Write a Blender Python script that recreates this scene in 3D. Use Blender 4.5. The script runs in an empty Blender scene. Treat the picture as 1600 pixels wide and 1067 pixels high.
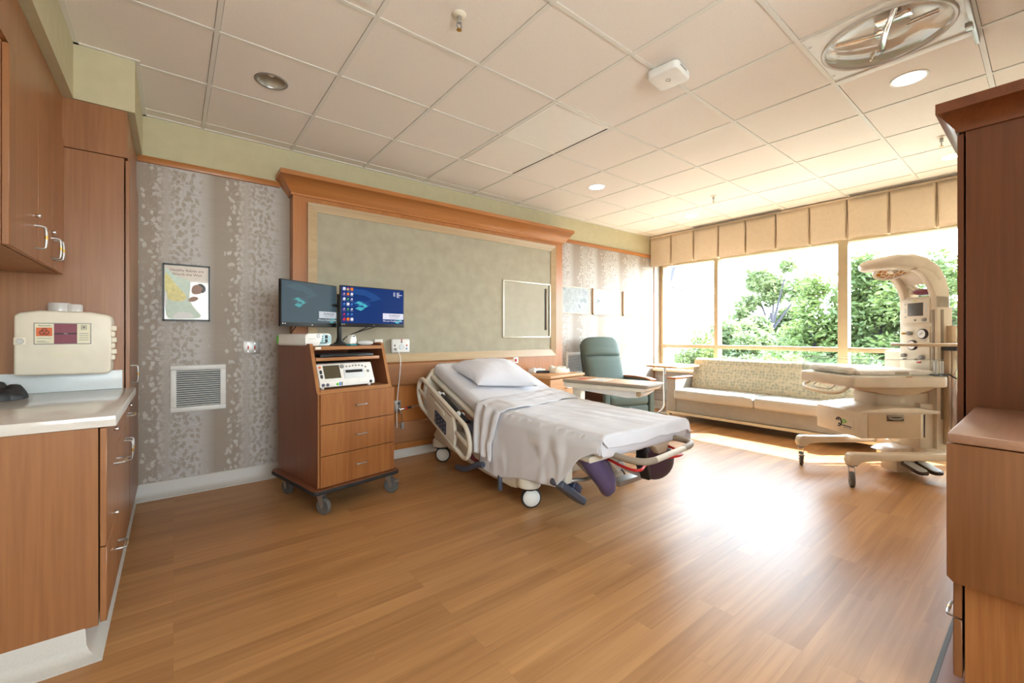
import bpy, bmesh, math, random
from mathutils import Vector, Matrix, noise
PI = math.pi
SC = bpy.context.scene
COL = SC.collection

# ------------------------------------------------------------------ camera
FOC, YAW = 668.9, 0.9015                       # focal length in pixels of a 1600 wide frame, heading
CAMZ = 1.18
cam_d = bpy.data.cameras.new('camera')
cam_d.sensor_width = 36.0
cam_d.lens = FOC * 36.0 / 1600.0
cam_d.shift_y = -11.0 / 1600.0
cam_d.clip_start = 0.02
cam_d.clip_end = 400
cam = bpy.data.objects.new('camera', cam_d)
COL.objects.link(cam)
cam.location = (0, 0, CAMZ)
cam.rotation_euler = (PI / 2, 0, YAW - PI / 2)
SC.camera = cam

# ------------------------------------------------------------------ world, sun, window daylight, exposure
SC.view_settings.view_transform = 'Standard'
SC.view_settings.look = 'None'
SC.view_settings.gamma = 1.0
SC.view_settings.exposure = 1.0
SC.view_settings.use_curve_mapping = False
SKY_STRENGTH = 12.5
SUN_STRENGTH = 26.0
w = bpy.data.worlds.new('world')
SC.world = w
w.use_nodes = True
nt = w.node_tree
nt.nodes.clear()
wo = nt.nodes.new('ShaderNodeOutputWorld')
bg = nt.nodes.new('ShaderNodeBackground')
tc = nt.nodes.new('ShaderNodeTexCoord')
sp = nt.nodes.new('ShaderNodeSeparateXYZ')
rp = nt.nodes.new('ShaderNodeValToRGB')
rp.color_ramp.elements[0].position = 0.0
rp.color_ramp.elements[0].color = (0.90, 0.96, 1.0, 1)
rp.color_ramp.elements[1].position = 0.6
rp.color_ramp.elements[1].color = (0.58, 0.78, 1.0, 1)
nt.links.new(tc.outputs['Generated'], sp.inputs[0])
nt.links.new(sp.outputs['Z'], rp.inputs[0])
nt.links.new(rp.outputs[0], bg.inputs['Color'])
bg.inputs['Strength'].default_value = SKY_STRENGTH
nt.links.new(bg.outputs[0], wo.inputs[0])

sun_d = bpy.data.lights.new('sun', 'SUN')
sun_d.energy = SUN_STRENGTH
sun_d.angle = math.radians(0.6)
sun_d.color = (1.0, 0.97, 0.95)
sun = bpy.data.objects.new('sun', sun_d)
COL.objects.link(sun)
sun.rotation_euler = Vector((-1.0, 0.80, -1.256)).to_track_quat('-Z', 'Y').to_euler()
sun.location = (9, -4, 8)

por_d = bpy.data.lights.new('window_portal', 'AREA')
por_d.shape = 'RECTANGLE'
por_d.size, por_d.size_y = 4.3, 1.75
por_d.cycles.is_portal = True
por = bpy.data.objects.new('window_portal', por_d)
COL.objects.link(por)
por.location = (6.46, 1.87, 1.48)
por.rotation_euler = (0, PI / 2, 0)      # faces -X, long side along Y
por.rotation_euler = Vector((-1, 0, 0)).to_track_quat('-Z', 'Z').to_euler()

por2_d = bpy.data.lights.new('fill_window_portal', 'AREA')
por2_d.shape = 'RECTANGLE'
por2_d.size, por2_d.size_y = 2.0, 1.3
por2_d.cycles.is_portal = True
por2 = bpy.data.objects.new('fill_window_portal', por2_d)
COL.objects.link(por2)
por2.location = (0.55, -2.36, 1.65)  # samples sky light through the added, unseen fill window
por2.rotation_euler = Vector((0, 1, 0)).to_track_quat('-Z', 'Z').to_euler()

# ------------------------------------------------------------------ helpers
def S(r, g, b):
    def f(c):
        c /= 255.0
        return c / 12.92 if c <= 0.04045 else ((c + 0.055) / 1.055) ** 2.4
    return (f(r), f(g), f(b), 1.0)

class MB:
    """collects shapes and links them as ONE mesh object"""
    def __init__(self):
        self.bm = bmesh.new()
    def _merge(self, t, M=None):
        if M is not None:
            bmesh.ops.transform(t, matrix=M, verts=t.verts)
        me = bpy.data.meshes.new('tmp')
        t.to_mesh(me)
        t.free()
        self.bm.from_mesh(me)
        bpy.data.meshes.remove(me)
        return self
    def box(self, x0, x1, y0, y1, z0, z1, bev=0.0, seg=2, M=None):
        t = bmesh.new()
        bmesh.ops.create_cube(t, size=1.0)
        sx, sy, sz = abs(x1 - x0), abs(y1 - y0), abs(z1 - z0)
        bmesh.ops.transform(t, matrix=Matrix.Translation(((x0 + x1) / 2, (y0 + y1) / 2, (z0 + z1) / 2)) @ Matrix.Diagonal((sx, sy, sz, 1)), verts=t.verts)
        if bev > 0:
            bmesh.ops.bevel(t, geom=t.edges[:], offset=min(bev, 0.49 * min(sx, sy, sz)), segments=seg, affect='EDGES', profile=0.5)
        return self._merge(t, M)
    def cyl(self, p, q, r, r2=None, n=20, bev=0.0, M=None):
        p, q = Vector(p), Vector(q)
        d = q - p
        t = bmesh.new()
        bmesh.ops.create_cone(t, cap_ends=True, segments=n, radius1=r, radius2=r if r2 is None else r2, depth=d.length)
        if bev > 0:
            es = [e for e in t.edges if len(e.link_faces) == 2 and any(len(f.verts) > 4 for f in e.link_faces)]
            bmesh.ops.bevel(t, geom=es, offset=bev, segments=2, affect='EDGES', profile=0.5)
        R = Vector((0, 0, 1)).rotation_difference(d.normalized()).to_matrix().to_4x4()
        bmesh.ops.transform(t, matrix=Matrix.Translation((p + q) / 2) @ R, verts=t.verts)
        return self._merge(t, M)
    def tube(self, pts, r, n=8, closed=False, M=None, smooth=0):
        P = [Vector(p) for p in pts]
        for _ in range(smooth):
            Q = []
            m = len(P)
            if not closed:
                Q.append(P[0])
            for i in range(m if closed else m - 1):
                a, b = P[i], P[(i + 1) % m]
                Q.append(a * 0.75 + b * 0.25)
                Q.append(a * 0.25 + b * 0.75)
            if not closed:
                Q.append(P[-1])
            P = Q
        t = bmesh.new()
        m = len(P)
        rings = []
        up = None
        for i in range(m):
            if closed:
                d = P[(i + 1) % m] - P[i - 1]
            else:
                d = P[min(i + 1, m - 1)] - P[max(i - 1, 0)]
            d.normalize()
            if up is None:
                up = d.orthogonal().normalized()
            else:
                up = up - d * up.dot(d)
                if up.length < 1e-6:
                    up = d.orthogonal()
                up.normalize()
            s = d.cross(up)
            rr = r[min(i, len(r) - 1)] if isinstance(r, (list, tuple)) else r
            rings.append([t.verts.new(P[i] + (up * math.cos(2 * PI * k / n) + s * math.sin(2 * PI * k / n)) * rr) for k in range(n)])
        for i in range(m if closed else m - 1):
            a, b = rings[i], rings[(i + 1) % m]
            for k in range(n):
                t.faces.new((a[k], a[(k + 1) % n], b[(k + 1) % n], b[k]))
        if not closed:
            t.faces.new(list(reversed(rings[0])))
            t.faces.new(rings[-1])
        bmesh.ops.recalc_face_normals(t, faces=t.faces[:])
        return self._merge(t, M)
    def prism(self, poly, plane, a, b, bev=0.0, seg=2, M=None):
        t = bmesh.new()
        def P(u, v, w):
            return {'xy': (u, v, w), 'xz': (u, w, v), 'yz': (w, u, v)}[plane]
        A = [t.verts.new(P(u, v, a)) for u, v in poly]
        B = [t.verts.new(P(u, v, b)) for u, v in poly]
        n = len(poly)
        t.faces.new(A)
        t.faces.new(list(reversed(B)))
        for i in range(n):
            t.faces.new((A[i], B[i], B[(i + 1) % n], A[(i + 1) % n]))
        bmesh.ops.recalc_face_normals(t, faces=t.faces[:])
        if bev > 0:
            es = [e for e in t.edges if len(e.link_faces) == 2 and e.calc_face_angle(0) > 0.5]
            bmesh.ops.bevel(t, geom=es, offset=bev, segments=seg, affect='EDGES', profile=0.5)
        return self._merge(t, M)
    def lathe(self, prof, c=(0, 0, 0), n=28, axis='z', M=None):
        t = bmesh.new()
        rings = []
        for r, z in prof:
            if r < 1e-6:
                rings.append([t.verts.new((0, 0, z))])
            else:
                rings.append([t.verts.new((r * math.cos(2 * PI * k / n), r * math.sin(2 * PI * k / n), z)) for k in range(n)])
        for a, b in zip(rings, rings[1:]):
            if len(a) == 1 and len(b) == 1:
                continue
            for k in range(n):
                k2 = (k + 1) % n
                if len(a) == 1:
                    t.faces.new((a[0], b[k], b[k2]))
                elif len(b) == 1:
                    t.faces.new((a[k], b[0], a[k2]))
                else:
                    t.faces.new((a[k], b[k], b[k2], a[k2]))
        bmesh.ops.recalc_face_normals(t, faces=t.faces[:])
        R = {'z': Matrix.Identity(4), 'x': Matrix.Rotation(PI / 2, 4, 'Y'), 'y': Matrix.Rotation(-PI / 2, 4, 'X')}[axis]
        bmesh.ops.transform(t, matrix=Matrix.Translation(c) @ R, verts=t.verts)
        return self._merge(t, M)
    def ell(self, c, rx, ry, rz, n=20, M=None, R=None):
        t = bmesh.new()
        bmesh.ops.create_uvsphere(t, u_segments=n, v_segments=max(8, n // 2), radius=1.0)
        m = Matrix.Translation(c) @ (R or Matrix.Identity(4)) @ Matrix.Diagonal((rx, ry, rz, 1))
        bmesh.ops.transform(t, matrix=m, verts=t.verts)
        return self._merge(t, M)
    def grid(self, fn, nu, nv, thick=0.0, M=None, closed_u=False):
        """fn(u, v) -> point, u and v in 0..1; thick > 0 gives the sheet a back side"""
        t = bmesh.new()
        mu = nu if closed_u else nu + 1
        V = [[t.verts.new(fn(i / nu, j / nv)) for j in range(nv + 1)] for i in range(mu)]
        for i in range(nu):
            for j in range(nv):
                i2 = (i + 1) % mu
                t.faces.new((V[i][j], V[i2][j], V[i2][j + 1], V[i][j + 1]))
        bmesh.ops.recalc_face_normals(t, faces=t.faces[:])
        if thick:
            bmesh.ops.solidify(t, geom=t.faces[:], thickness=thick)
        return self._merge(t, M)
    def sweep(self, secs, M=None, caps=True):
        """secs: list of rings (equal count) of points"""
        t = bmesh.new()
        R = [[t.verts.new(p) for p in s] for s in secs]
        n = len(R[0])
        for a, b in zip(R, R[1:]):
            for k in range(n):
                t.faces.new((a[k], a[(k + 1) % n], b[(k + 1) % n], b[k]))
        if caps:
            t.faces.new(list(reversed(R[0])))
            t.faces.new(R[-1])
        bmesh.ops.recalc_face_normals(t, faces=t.faces[:])
        return self._merge(t, M)
    def build(self, name, mat, parent=None, local=False, sharp=38, sub=0):
        me = bpy.data.meshes.new(name)
        if parent is not None and not local:
            bmesh.ops.transform(self.bm, matrix=ROOTM(parent).inverted(), verts=self.bm.verts)
        self.bm.to_mesh(me)
        self.bm.free()
        me.materials.append(mat)
        for p in me.polygons:
            p.use_smooth = True
        me.set_sharp_from_angle(angle=math.radians(sharp))
        o = bpy.data.objects.new(name, me)
        COL.objects.link(o)
        if parent is not None:
            o.parent = parent
        if sub:
            md = o.modifiers.new('smooth', 'SUBSURF')
            md.levels = sub
            md.render_levels = sub
        return o

def ROOTM(o):
    while o.parent is not None:
        o = o.parent
    return Matrix.Translation(o.location) @ Matrix.Rotation(o.rotation_euler[2], 4, 'Z')

def tag(o, label=None, cat=None, group=None, kind=None):
    if label: o['label'] = label
    if cat: o['category'] = cat
    if group: o['group'] = group
    if kind: o['kind'] = kind
    return o

def thing(name, label, cat, loc=(0, 0, 0), rz=0.0, group=None):
    o = bpy.data.objects.new(name, None)
    o.empty_display_size = 0.1
    COL.objects.link(o)
    o.location = loc
    o.rotation_euler = (0, 0, rz)
    return tag(o, label, cat, group)

def struct(mb, name, mat, **k):
    return tag(mb.build(name, mat, **k), kind='structure')

def box(*a, **k):
    return MB().box(*a, **k)

def text(body, size, mat, parent, loc, rot, name='lettering', depth=0.0006, align='CENTER', sx=1.0):
    cu = bpy.data.curves.new(name, 'FONT')
    cu.body = body
    cu.size = size
    cu.extrude = depth
    cu.align_x = align
    cu.align_y = 'CENTER'
    tmp = bpy.data.objects.new('tmp_text', cu)
    COL.objects.link(tmp)
    me = bpy.data.meshes.new_from_object(tmp.evaluated_get(bpy.context.evaluated_depsgraph_get()))
    bpy.data.objects.remove(tmp)
    bpy.data.curves.remove(cu)
    me.materials.clear()
    me.materials.append(mat)
    o = bpy.data.objects.new(name, me)
    COL.objects.link(o)
    o.parent = parent
    o.matrix_basis = ROOTM(parent).inverted() @ Matrix.Translation(loc) @ rot @ Matrix.Diagonal((sx, 1, 1, 1))
    return o
FACE_MY = Matrix.Rotation(PI / 2, 4, 'X')                                     # text facing -Y
def face(rz):                                                                 # text facing the local -Y of a thing turned by rz
    return Matrix.Rotation(rz, 4, 'Z') @ FACE_MY

# ------------------------------------------------------------------ materials
def mat_base(name):
    m = bpy.data.materials.new(name)
    m.use_nodes = True
    return m, m.node_tree, m.node_tree.nodes['Principled BSDF']

def plain(name, col, rough=0.5, metal=0.0, var=0.04, scale=14.0, bump=0.0, coat=0.0, spec=0.5, bscale=None):
    m, t, b = mat_base(name)
    L = t.links
    c = t.nodes.new('ShaderNodeTexCoord')
    n = t.nodes.new('ShaderNodeTexNoise')
    n.inputs['Scale'].default_value = scale
    n.inputs['Detail'].default_value = 4
    L.new(c.outputs['Object'], n.inputs['Vector'])
    r = t.nodes.new('ShaderNodeValToRGB')
    r.color_ramp.elements[0].position = 0.3
    r.color_ramp.elements[1].position = 0.7
    r.color_ramp.elements[0].color = tuple(x * (1 - var) for x in col[:3]) + (1,)
    r.color_ramp.elements[1].color = tuple(min(1, x * (1 + var)) for x in col[:3]) + (1,)
    L.new(n.outputs['Fac'], r.inputs[0])
    L.new(r.outputs[0], b.inputs['Base Color'])
    b.inputs['Roughness'].default_value = rough
    b.inputs['Metallic'].default_value = metal
    b.inputs['Coat Weight'].default_value = coat
    b.inputs['Specular IOR Level'].default_value = spec
    if bump:
        n2 = t.nodes.new('ShaderNodeTexNoise')
        n2.inputs['Scale'].default_value = bscale or scale * 8
        n2.inputs['Detail'].default_value = 3
        L.new(c.outputs['Object'], n2.inputs['Vector'])
        bp = t.nodes.new('ShaderNodeBump')
        bp.inputs['Strength'].default_value = bump
        bp.inputs['Distance'].default_value = 0.01
        L.new(n2.outputs['Fac'], bp.inputs['Height'])
        L.new(bp.outputs[0], b.inputs['Normal'])
    return m

def wood(name, c1, c2, axis='z', rough=0.38, scale=1.0, coat=0.12, contrast=0.25):
    m, t, b = mat_base(name)
    L = t.links
    c = t.nodes.new('ShaderNodeTexCoord')
    mp = t.nodes.new('ShaderNodeMapping')
    k = {'x': (0.6, 16, 16), 'y': (16, 0.6, 16), 'z': (16, 16, 0.6)}[axis]
    mp.inputs['Scale'].default_value = tuple(x * scale for x in k)
    L.new(c.outputs['Object'], mp.inputs['Vector'])
    n = t.nodes.new('ShaderNodeTexNoise')
    n.inputs['Scale'].default_value = 1.0
    n.inputs['Detail'].default_value = 6
    n.inputs['Roughness'].default_value = 0.6
    n.inputs['Distortion'].default_value = 0.8
    L.new(mp.outputs[0], n.inputs['Vector'])
    n2 = t.nodes.new('ShaderNodeTexNoise')
    n2.inputs['Scale'].default_value = 6.0
    n2.inputs['Detail'].default_value = 2
    L.new(mp.outputs[0], n2.inputs['Vector'])
    mx = t.nodes.new('ShaderNodeMath')
    mx.operation = 'MULTIPLY_ADD'
    mx.inputs[1].default_value = 0.35
    L.new(n2.outputs['Fac'], mx.inputs[0])
    ml = t.nodes.new('ShaderNodeMath')
    ml.operation = 'MULTIPLY'
    ml.inputs[1].default_value = 0.65
    L.new(n.outputs['Fac'], ml.inputs[0])
    L.new(ml.outputs[0], mx.inputs[2])
    r = t.nodes.new('ShaderNodeValToRGB')
    r.color_ramp.elements[0].position = 0.5 - contrast
    r.color_ramp.elements[1].position = 0.5 + contrast
    r.color_ramp.elements[0].color = c1
    r.color_ramp.elements[1].color = c2
    L.new(mx.outputs[0], r.inputs[0])
    L.new(r.outputs[0], b.inputs['Base Color'])
    b.inputs['Roughness'].default_value = rough
    b.inputs['Coat Weight'].default_value = coat
    b.inputs['Coat Roughness'].default_value = 0.25
    bp = t.nodes.new('ShaderNodeBump')
    bp.inputs['Strength'].default_value = 0.03
    bp.inputs['Distance'].default_value = 0.01
    L.new(mx.outputs[0], bp.inputs['Height'])
    L.new(bp.outputs[0], b.inputs['Normal'])
    return m

def emit(name, col, strength):
    m, t, b = mat_base(name)
    b.inputs['Base Color'].default_value = (col[0] * 0.15, col[1] * 0.15, col[2] * 0.15, 1)
    b.inputs['Emission Color'].default_value = col
    b.inputs['Emission Strength'].default_value = strength
    b.inputs['Specular IOR Level'].default_value = 0.15
    return m

def glassy(name, tint=(0.97, 0.985, 0.98, 1), gloss=0.08, rough=0.0):
    """thin clear sheet: straight-through transmission plus a mirror film"""
    m, t, b = mat_base(name)
    t.nodes.remove(b)
    o = t.nodes['Material Output']
    tr = t.nodes.new('ShaderNodeBsdfTransparent')
    tr.inputs['Color'].default_value = tint
    gl = t.nodes.new('ShaderNodeBsdfGlossy')
    gl.inputs['Roughness'].default_value = rough
    fr = t.nodes.new('ShaderNodeLayerWeight')
    fr.inputs['Blend'].default_value = 0.15
    ml = t.nodes.new('ShaderNodeMath')
    ml.operation = 'MULTIPLY_ADD'
    ml.inputs[1].default_value = 0.5
    ml.inputs[2].default_value = gloss
    t.links.new(fr.outputs['Fresnel'], ml.inputs[0])
    mx = t.nodes.new('ShaderNodeMixShader')
    t.links.new(ml.outputs[0], mx.inputs[0])
    t.links.new(tr.outputs[0], mx.inputs[1])
    t.links.new(gl.outputs[0], mx.inputs[2])
    t.links.new(mx.outputs[0], o.inputs['Surface'])
    return m

def ramp_mix(t, fac, a, b):
    mx = t.nodes.new('ShaderNodeMix')
    mx.data_type = 'RGBA'
    if hasattr(fac, 'is_output'):
        t.links.new(fac, mx.inputs['Factor'])
    else:
        mx.inputs['Factor'].default_value = fac
    for k, v in (('A', a), ('B', b)):
        s = [i for i in mx.inputs if i.name == k and i.type == 'RGBA'][0]
        if hasattr(v, 'is_output'):
            t.links.new(v, s)
        else:
            s.default_value = v
    return [o for o in mx.outputs if o.type == 'RGBA'][0]

def math_node(t, op, a, b=None, c=None, clamp=False):
    n = t.nodes.new('ShaderNodeMath')
    n.operation = op
    n.use_clamp = clamp
    for i, v in enumerate((a, b, c)):
        if v is None:
            continue
        if hasattr(v, 'is_output'):
            t.links.new(v, n.inputs[i])
        else:
            n.inputs[i].default_value = v
    return n.outputs[0]

def wallpaper_mat():
    m, t, b = mat_base('leaf_wallpaper')
    L = t.links
    c = t.nodes.new('ShaderNodeTexCoord')
    sep = t.nodes.new('ShaderNodeSeparateXYZ')
    L.new(c.outputs['Object'], sep.inputs[0])
    flat = t.nodes.new('ShaderNodeCombineXYZ')
    L.new(sep.outputs['X'], flat.inputs[0])
    L.new(sep.outputs['Z'], flat.inputs[1])
    # broad vertical bands, light and tan
    ph = math_node(t, 'MULTIPLY_ADD', sep.outputs['X'], 2 * PI / 0.50, 0.6)
    band = math_node(t, 'MULTIPLY_ADD', math_node(t, 'SINE', ph), 0.8, 0.5, clamp=True)
    TAN, PALE = S(158, 144, 130), S(192, 187, 184)
    base = ramp_mix(t, band, TAN, PALE)
    turn = math_node(t, 'SINE', math_node(t, 'ADD', ph, 0.9))
    leafcol = ramp_mix(t, band, S(206, 201, 196), S(158, 144, 127))
    col = base
    # curling stems
    nz = t.nodes.new('ShaderNodeTexNoise')
    nz.noise_dimensions = '2D'
    nz.inputs['Scale'].default_value = 17
    nz.inputs['Detail'].default_value = 1
    L.new(flat.outputs[0], nz.inputs['Vector'])
    near = math_node(t, 'LESS_THAN', math_node(t, 'ABSOLUTE', math_node(t, 'SUBTRACT', nz.outputs['Fac'], 0.5)), 0.014)
    zone = math_node(t, 'MULTIPLY_ADD', turn, 0.35, 0.35, clamp=True)
    col = ramp_mix(t, math_node(t, 'MULTIPLY', near, zone), col, leafcol)
    # two layers of leaves, each leaf an ellipse pointing its own way
    for k, (sc_, off, la, lb) in enumerate(((22.0, 0.0, 0.50, 0.28), (25.0, 7.3, 0.48, 0.26))):
        mp = t.nodes.new('ShaderNodeMapping')
        mp.inputs['Location'].default_value = (off, off * 0.7, 0)
        L.new(flat.outputs[0], mp.inputs['Vector'])
        vo = t.nodes.new('ShaderNodeTexVoronoi')
        vo.voronoi_dimensions = '2D'
        vo.inputs['Scale'].default_value = sc_
        vo.inputs['Randomness'].default_value = 0.75
        L.new(mp.outputs[0], vo.inputs['Vector'])
        sub = t.nodes.new('ShaderNodeVectorMath')
        sub.operation = 'SUBTRACT'
        L.new(mp.outputs[0], sub.inputs[0])
        L.new(vo.outputs['Position'], sub.inputs[1])
        sc3 = t.nodes.new('ShaderNodeVectorMath')
        sc3.operation = 'SCALE'
        sc3.inputs['Scale'].default_value = sc_
        L.new(sub.outputs[0], sc3.inputs[0])
        cs = t.nodes.new('ShaderNodeSeparateColor')
        L.new(vo.outputs['Color'], cs.inputs[0])
        rot = t.nodes.new('ShaderNodeVectorRotate')
        rot.rotation_type = 'Z_AXIS'
        L.new(sc3.outputs[0], rot.inputs['Vector'])
        L.new(math_node(t, 'MULTIPLY_ADD', cs.outputs[0], 2.0, 0.55), rot.inputs['Angle'])
        sv = t.nodes.new('ShaderNodeSeparateXYZ')
        L.new(rot.outputs[0], sv.inputs[0])
        e1 = math_node(t, 'POWER', math_node(t, 'ABSOLUTE', math_node(t, 'DIVIDE', sv.outputs['X'], la)), 2.0)
        e2 = math_node(t, 'DIVIDE', math_node(t, 'ABSOLUTE', sv.outputs['Y']), lb)
        leaf = math_node(t, 'LESS_THAN', math_node(t, 'ADD', e1, e2), 1.0)
        keep = math_node(t, 'LESS_THAN', cs.outputs[1], math_node(t, 'MULTIPLY_ADD', turn, 0.50, 0.46))
        col = ramp_mix(t, math_node(t, 'MULTIPLY', math_node(t, 'MULTIPLY', leaf, keep), 0.62), col, leafcol)
    # fine woven lines
    wn = t.nodes.new('ShaderNodeTexNoise')
    mp2 = t.nodes.new('ShaderNodeMapping')
    mp2.inputs['Scale'].default_value = (5, 5, 230)
    L.new(c.outputs['Object'], mp2.inputs['Vector'])
    L.new(mp2.outputs[0], wn.inputs['Vector'])
    wn.inputs['Scale'].default_value = 1.0
    ln = math_node(t, 'MULTIPLY', math_node(t, 'GREATER_THAN', wn.outputs['Fac'], 0.57), 0.25)
    L.new(ramp_mix(t, ln, col, S(146, 135, 124)), b.inputs['Base Color'])
    b.inputs['Roughness'].default_value = 0.5
    b.inputs['Specular IOR Level'].default_value = 0.4
    return m

def floor_mat():
    m, t, b = mat_base('wood_plank_vinyl')
    L = t.links
    c = t.nodes.new('ShaderNodeTexCoord')
    br = t.nodes.new('ShaderNodeTexBrick')
    br.offset = 0.37
    br.offset_frequency = 3
    br.inputs['Scale'].default_value = 1.0
    br.inputs['Brick Width'].default_value = 0.92
    br.inputs['Row Height'].default_value = 0.083
    br.inputs['Mortar Size'].default_value = 0.0006
    br.inputs['Mortar Smooth'].default_value = 0.6
    br.inputs['Bias'].default_value = 0.0
    br.inputs['Color1'].default_value = (0, 0, 0, 1)
    br.inputs['Color2'].default_value = (1, 1, 1, 1)
    br.inputs['Mortar'].default_value = (0.3, 0.3, 0.3, 1)
    L.new(c.outputs['Object'], br.inputs['Vector'])
    mp = t.nodes.new('ShaderNodeMapping')
    mp.inputs['Scale'].default_value = (1.6, 34, 1)
    L.new(c.outputs['Object'], mp.inputs['Vector'])
    # shift the grain for every plank
    av = t.nodes.new('ShaderNodeVectorMath')
    av.operation = 'MULTIPLY_ADD'
    L.new(br.outputs['Color'], av.inputs[0])
    av.inputs[1].default_value = (7, 13, 5)
    L.new(mp.outputs[0], av.inputs[2])
    n = t.nodes.new('ShaderNodeTexNoise')
    n.inputs['Scale'].default_value = 1.0
    n.inputs['Detail'].default_value = 6
    n.inputs['Distortion'].default_value = 0.6
    L.new(av.outputs[0], n.inputs['Vector'])
    sep = t.nodes.new('ShaderNodeSeparateColor')
    L.new(br.outputs['Color'], sep.inputs[0])
    f = math_node(t, 'MULTIPLY_ADD', sep.outputs[0], 0.30, math_node(t, 'MULTIPLY_ADD', n.outputs['Fac'], 0.75, 0.0))
    r = t.nodes.new('ShaderNodeValToRGB')
    e = r.color_ramp.elements
    e[0].position = 0.12
    e[0].color = S(146, 100, 60)
    e[1].position = 0.85
    e[1].color = S(196, 146, 96)
    L.new(f, r.inputs[0])
    col = ramp_mix(t, math_node(t, 'MULTIPLY', br.outputs['Fac'], 0.35), r.outputs[0], S(110, 70, 40))
    L.new(col, b.inputs['Base Color'])
    b.inputs['Roughness'].default_value = 0.36
    b.inputs['Specular IOR Level'].default_value = 0.27
    b.inputs['Coat Weight'].default_value = 0.0
    b.inputs['Coat Roughness'].default_value = 0.2
    n3 = t.nodes.new('ShaderNodeTexNoise')
    n3.inputs['Scale'].default_value = 1.0
    n3.inputs['Detail'].default_value = 4
    mp3 = t.nodes.new('ShaderNodeMapping')
    mp3.inputs['Scale'].default_value = (5, 60, 1)
    L.new(c.outputs['Object'], mp3.inputs['Vector'])
    L.new(mp3.outputs[0], n3.inputs['Vector'])
    bp = t.nodes.new('ShaderNodeBump')
    bp.inputs['Strength'].default_value = 0.12
    bp.inputs['Distance'].default_value = 0.004
    L.new(n3.outputs['Fac'], bp.inputs['Height'])
    L.new(bp.outputs[0], b.inputs['Normal'])
    return m

def pattern_mat(name, c1, c2, c3, scale):
    m, t, b = mat_base(name)
    L = t.links
    c = t.nodes.new('ShaderNodeTexCoord')
    vo = t.nodes.new('ShaderNodeTexVoronoi')
    vo.inputs['Scale'].default_value = scale
    vo.inputs['Randomness'].default_value = 0.55
    L.new(c.outputs['Object'], vo.inputs['Vector'])
    n = t.nodes.new('ShaderNodeTexNoise')
    n.inputs['Scale'].default_value = scale * 3.2
    n.inputs['Detail'].default_value = 5
    L.new(c.outputs['Object'], n.inputs['Vector'])
    f = math_node(t, 'MULTIPLY_ADD', vo.outputs['Distance'], 0.7, math_node(t, 'MULTIPLY', n.outputs['Fac'], 0.6))
    r = t.nodes.new('ShaderNodeValToRGB')
    e = r.color_ramp.elements
    e[0].position, e[0].color = 0.42, c1
    e[1].position, e[1].color = 0.78, c3
    e.new(0.62).color = c2
    L.new(f, r.inputs[0])
    L.new(r.outputs[0], b.inputs['Base Color'])
    b.inputs['Roughness'].default_value = 0.8
    return m

def picture_mat(name, cols, scale, stretch=(1, 1, 1), dist=2.0):
    m, t, b = mat_base(name)
    L = t.links
    c = t.nodes.new('ShaderNodeTexCoord')
    mp = t.nodes.new('ShaderNodeMapping')
    mp.inputs['Scale'].default_value = stretch
    L.new(c.outputs['Object'], mp.inputs['Vector'])
    n = t.nodes.new('ShaderNodeTexNoise')
    n.inputs['Scale'].default_value = scale
    n.inputs['Detail'].default_value = 7
    n.inputs['Distortion'].default_value = dist
    L.new(mp.outputs[0], n.inputs['Vector'])
    r = t.nodes.new('ShaderNodeValToRGB')
    e = r.color_ramp.elements
    e[0].position, e[0].color = 0.34, cols[0]
    e[1].position, e[1].color = 0.66, cols[-1]
    for k, cc in enumerate(cols[1:-1]):
        e.new(0.34 + 0.32 * (k + 1) / (len(cols) - 1)).color = cc
    L.new(n.outputs['Fac'], r.inputs[0])
    L.new(r.outputs[0], b.inputs['Base Color'])
    b.inputs['Roughness'].default_value = 0.4
    return m

M = {}
M['paper'] = wallpaper_mat()
M['floor'] = floor_mat()
M['green_paint'] = plain('sage_wall_paint', S(194, 184, 150), 0.7, bump=0.03)
M['cream_paint'] = plain('cream_wall_paint', S(222, 212, 190), 0.7, bump=0.03)
M['tile'] = plain('mineral_ceiling_tile', S(238, 230, 222), 0.9, var=0.03, scale=160, bump=0.12, bscale=420)
M['tee'] = plain('ceiling_grid_enamel', S(228, 224, 216), 0.55, var=0.01)
M['dark_void'] = plain('ceiling_void', S(60, 54, 48), 0.9)
M['cove'] = plain('cove_base_vinyl', S(196, 190, 182), 0.45, var=0.05, scale=220)
M['cab'] = wood('cherry_cabinet_laminate', S(130, 82, 48), S(164, 111, 69), 'z', 0.36)
M['cabx'] = wood('cherry_cabinet_edge', S(134, 90, 60), S(164, 116, 82), 'z', 0.4)
M['head'] = wood('honey_headboard_wood', S(156, 94, 44), S(186, 120, 62), 'z', 0.36)
M['headx'] = wood('honey_cornice_wood', S(162, 100, 50), S(190, 126, 70), 'x', 0.34)
M['headrail'] = wood('tan_bumper_laminate', S(146, 98, 62), S(162, 112, 74), 'x', 0.4)
M['trimlite'] = wood('pale_maple_frame', S(164, 136, 100), S(188, 162, 126), 'x', 0.4)
M['oak'] = wood('oak_drawer_veneer', S(122, 68, 32), S(172, 114, 64), 'z', 0.36, scale=1.4)
M['oakside'] = wood('walnut_side_panel', S(112, 62, 38), S(132, 78, 50), 'z', 0.4)
M['oakx'] = wood('oak_shelf_edge', S(150, 96, 54), S(178, 122, 74), 'x', 0.36)
M['ward'] = wood('cherry_wardrobe_laminate', S(100, 50, 20), S(130, 72, 36), 'z', 0.4)
M['wardx'] = wood('cherry_crown', S(106, 54, 24), S(138, 76, 38), 'x', 0.4)
M['desk'] = wood('cherry_desk_laminate', S(114, 70, 40), S(142, 94, 58), 'z', 0.38)
M['desktop'] = wood('desk_top_laminate', S(146, 106, 84), S(170, 130, 106), 'x', 0.28)
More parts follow.
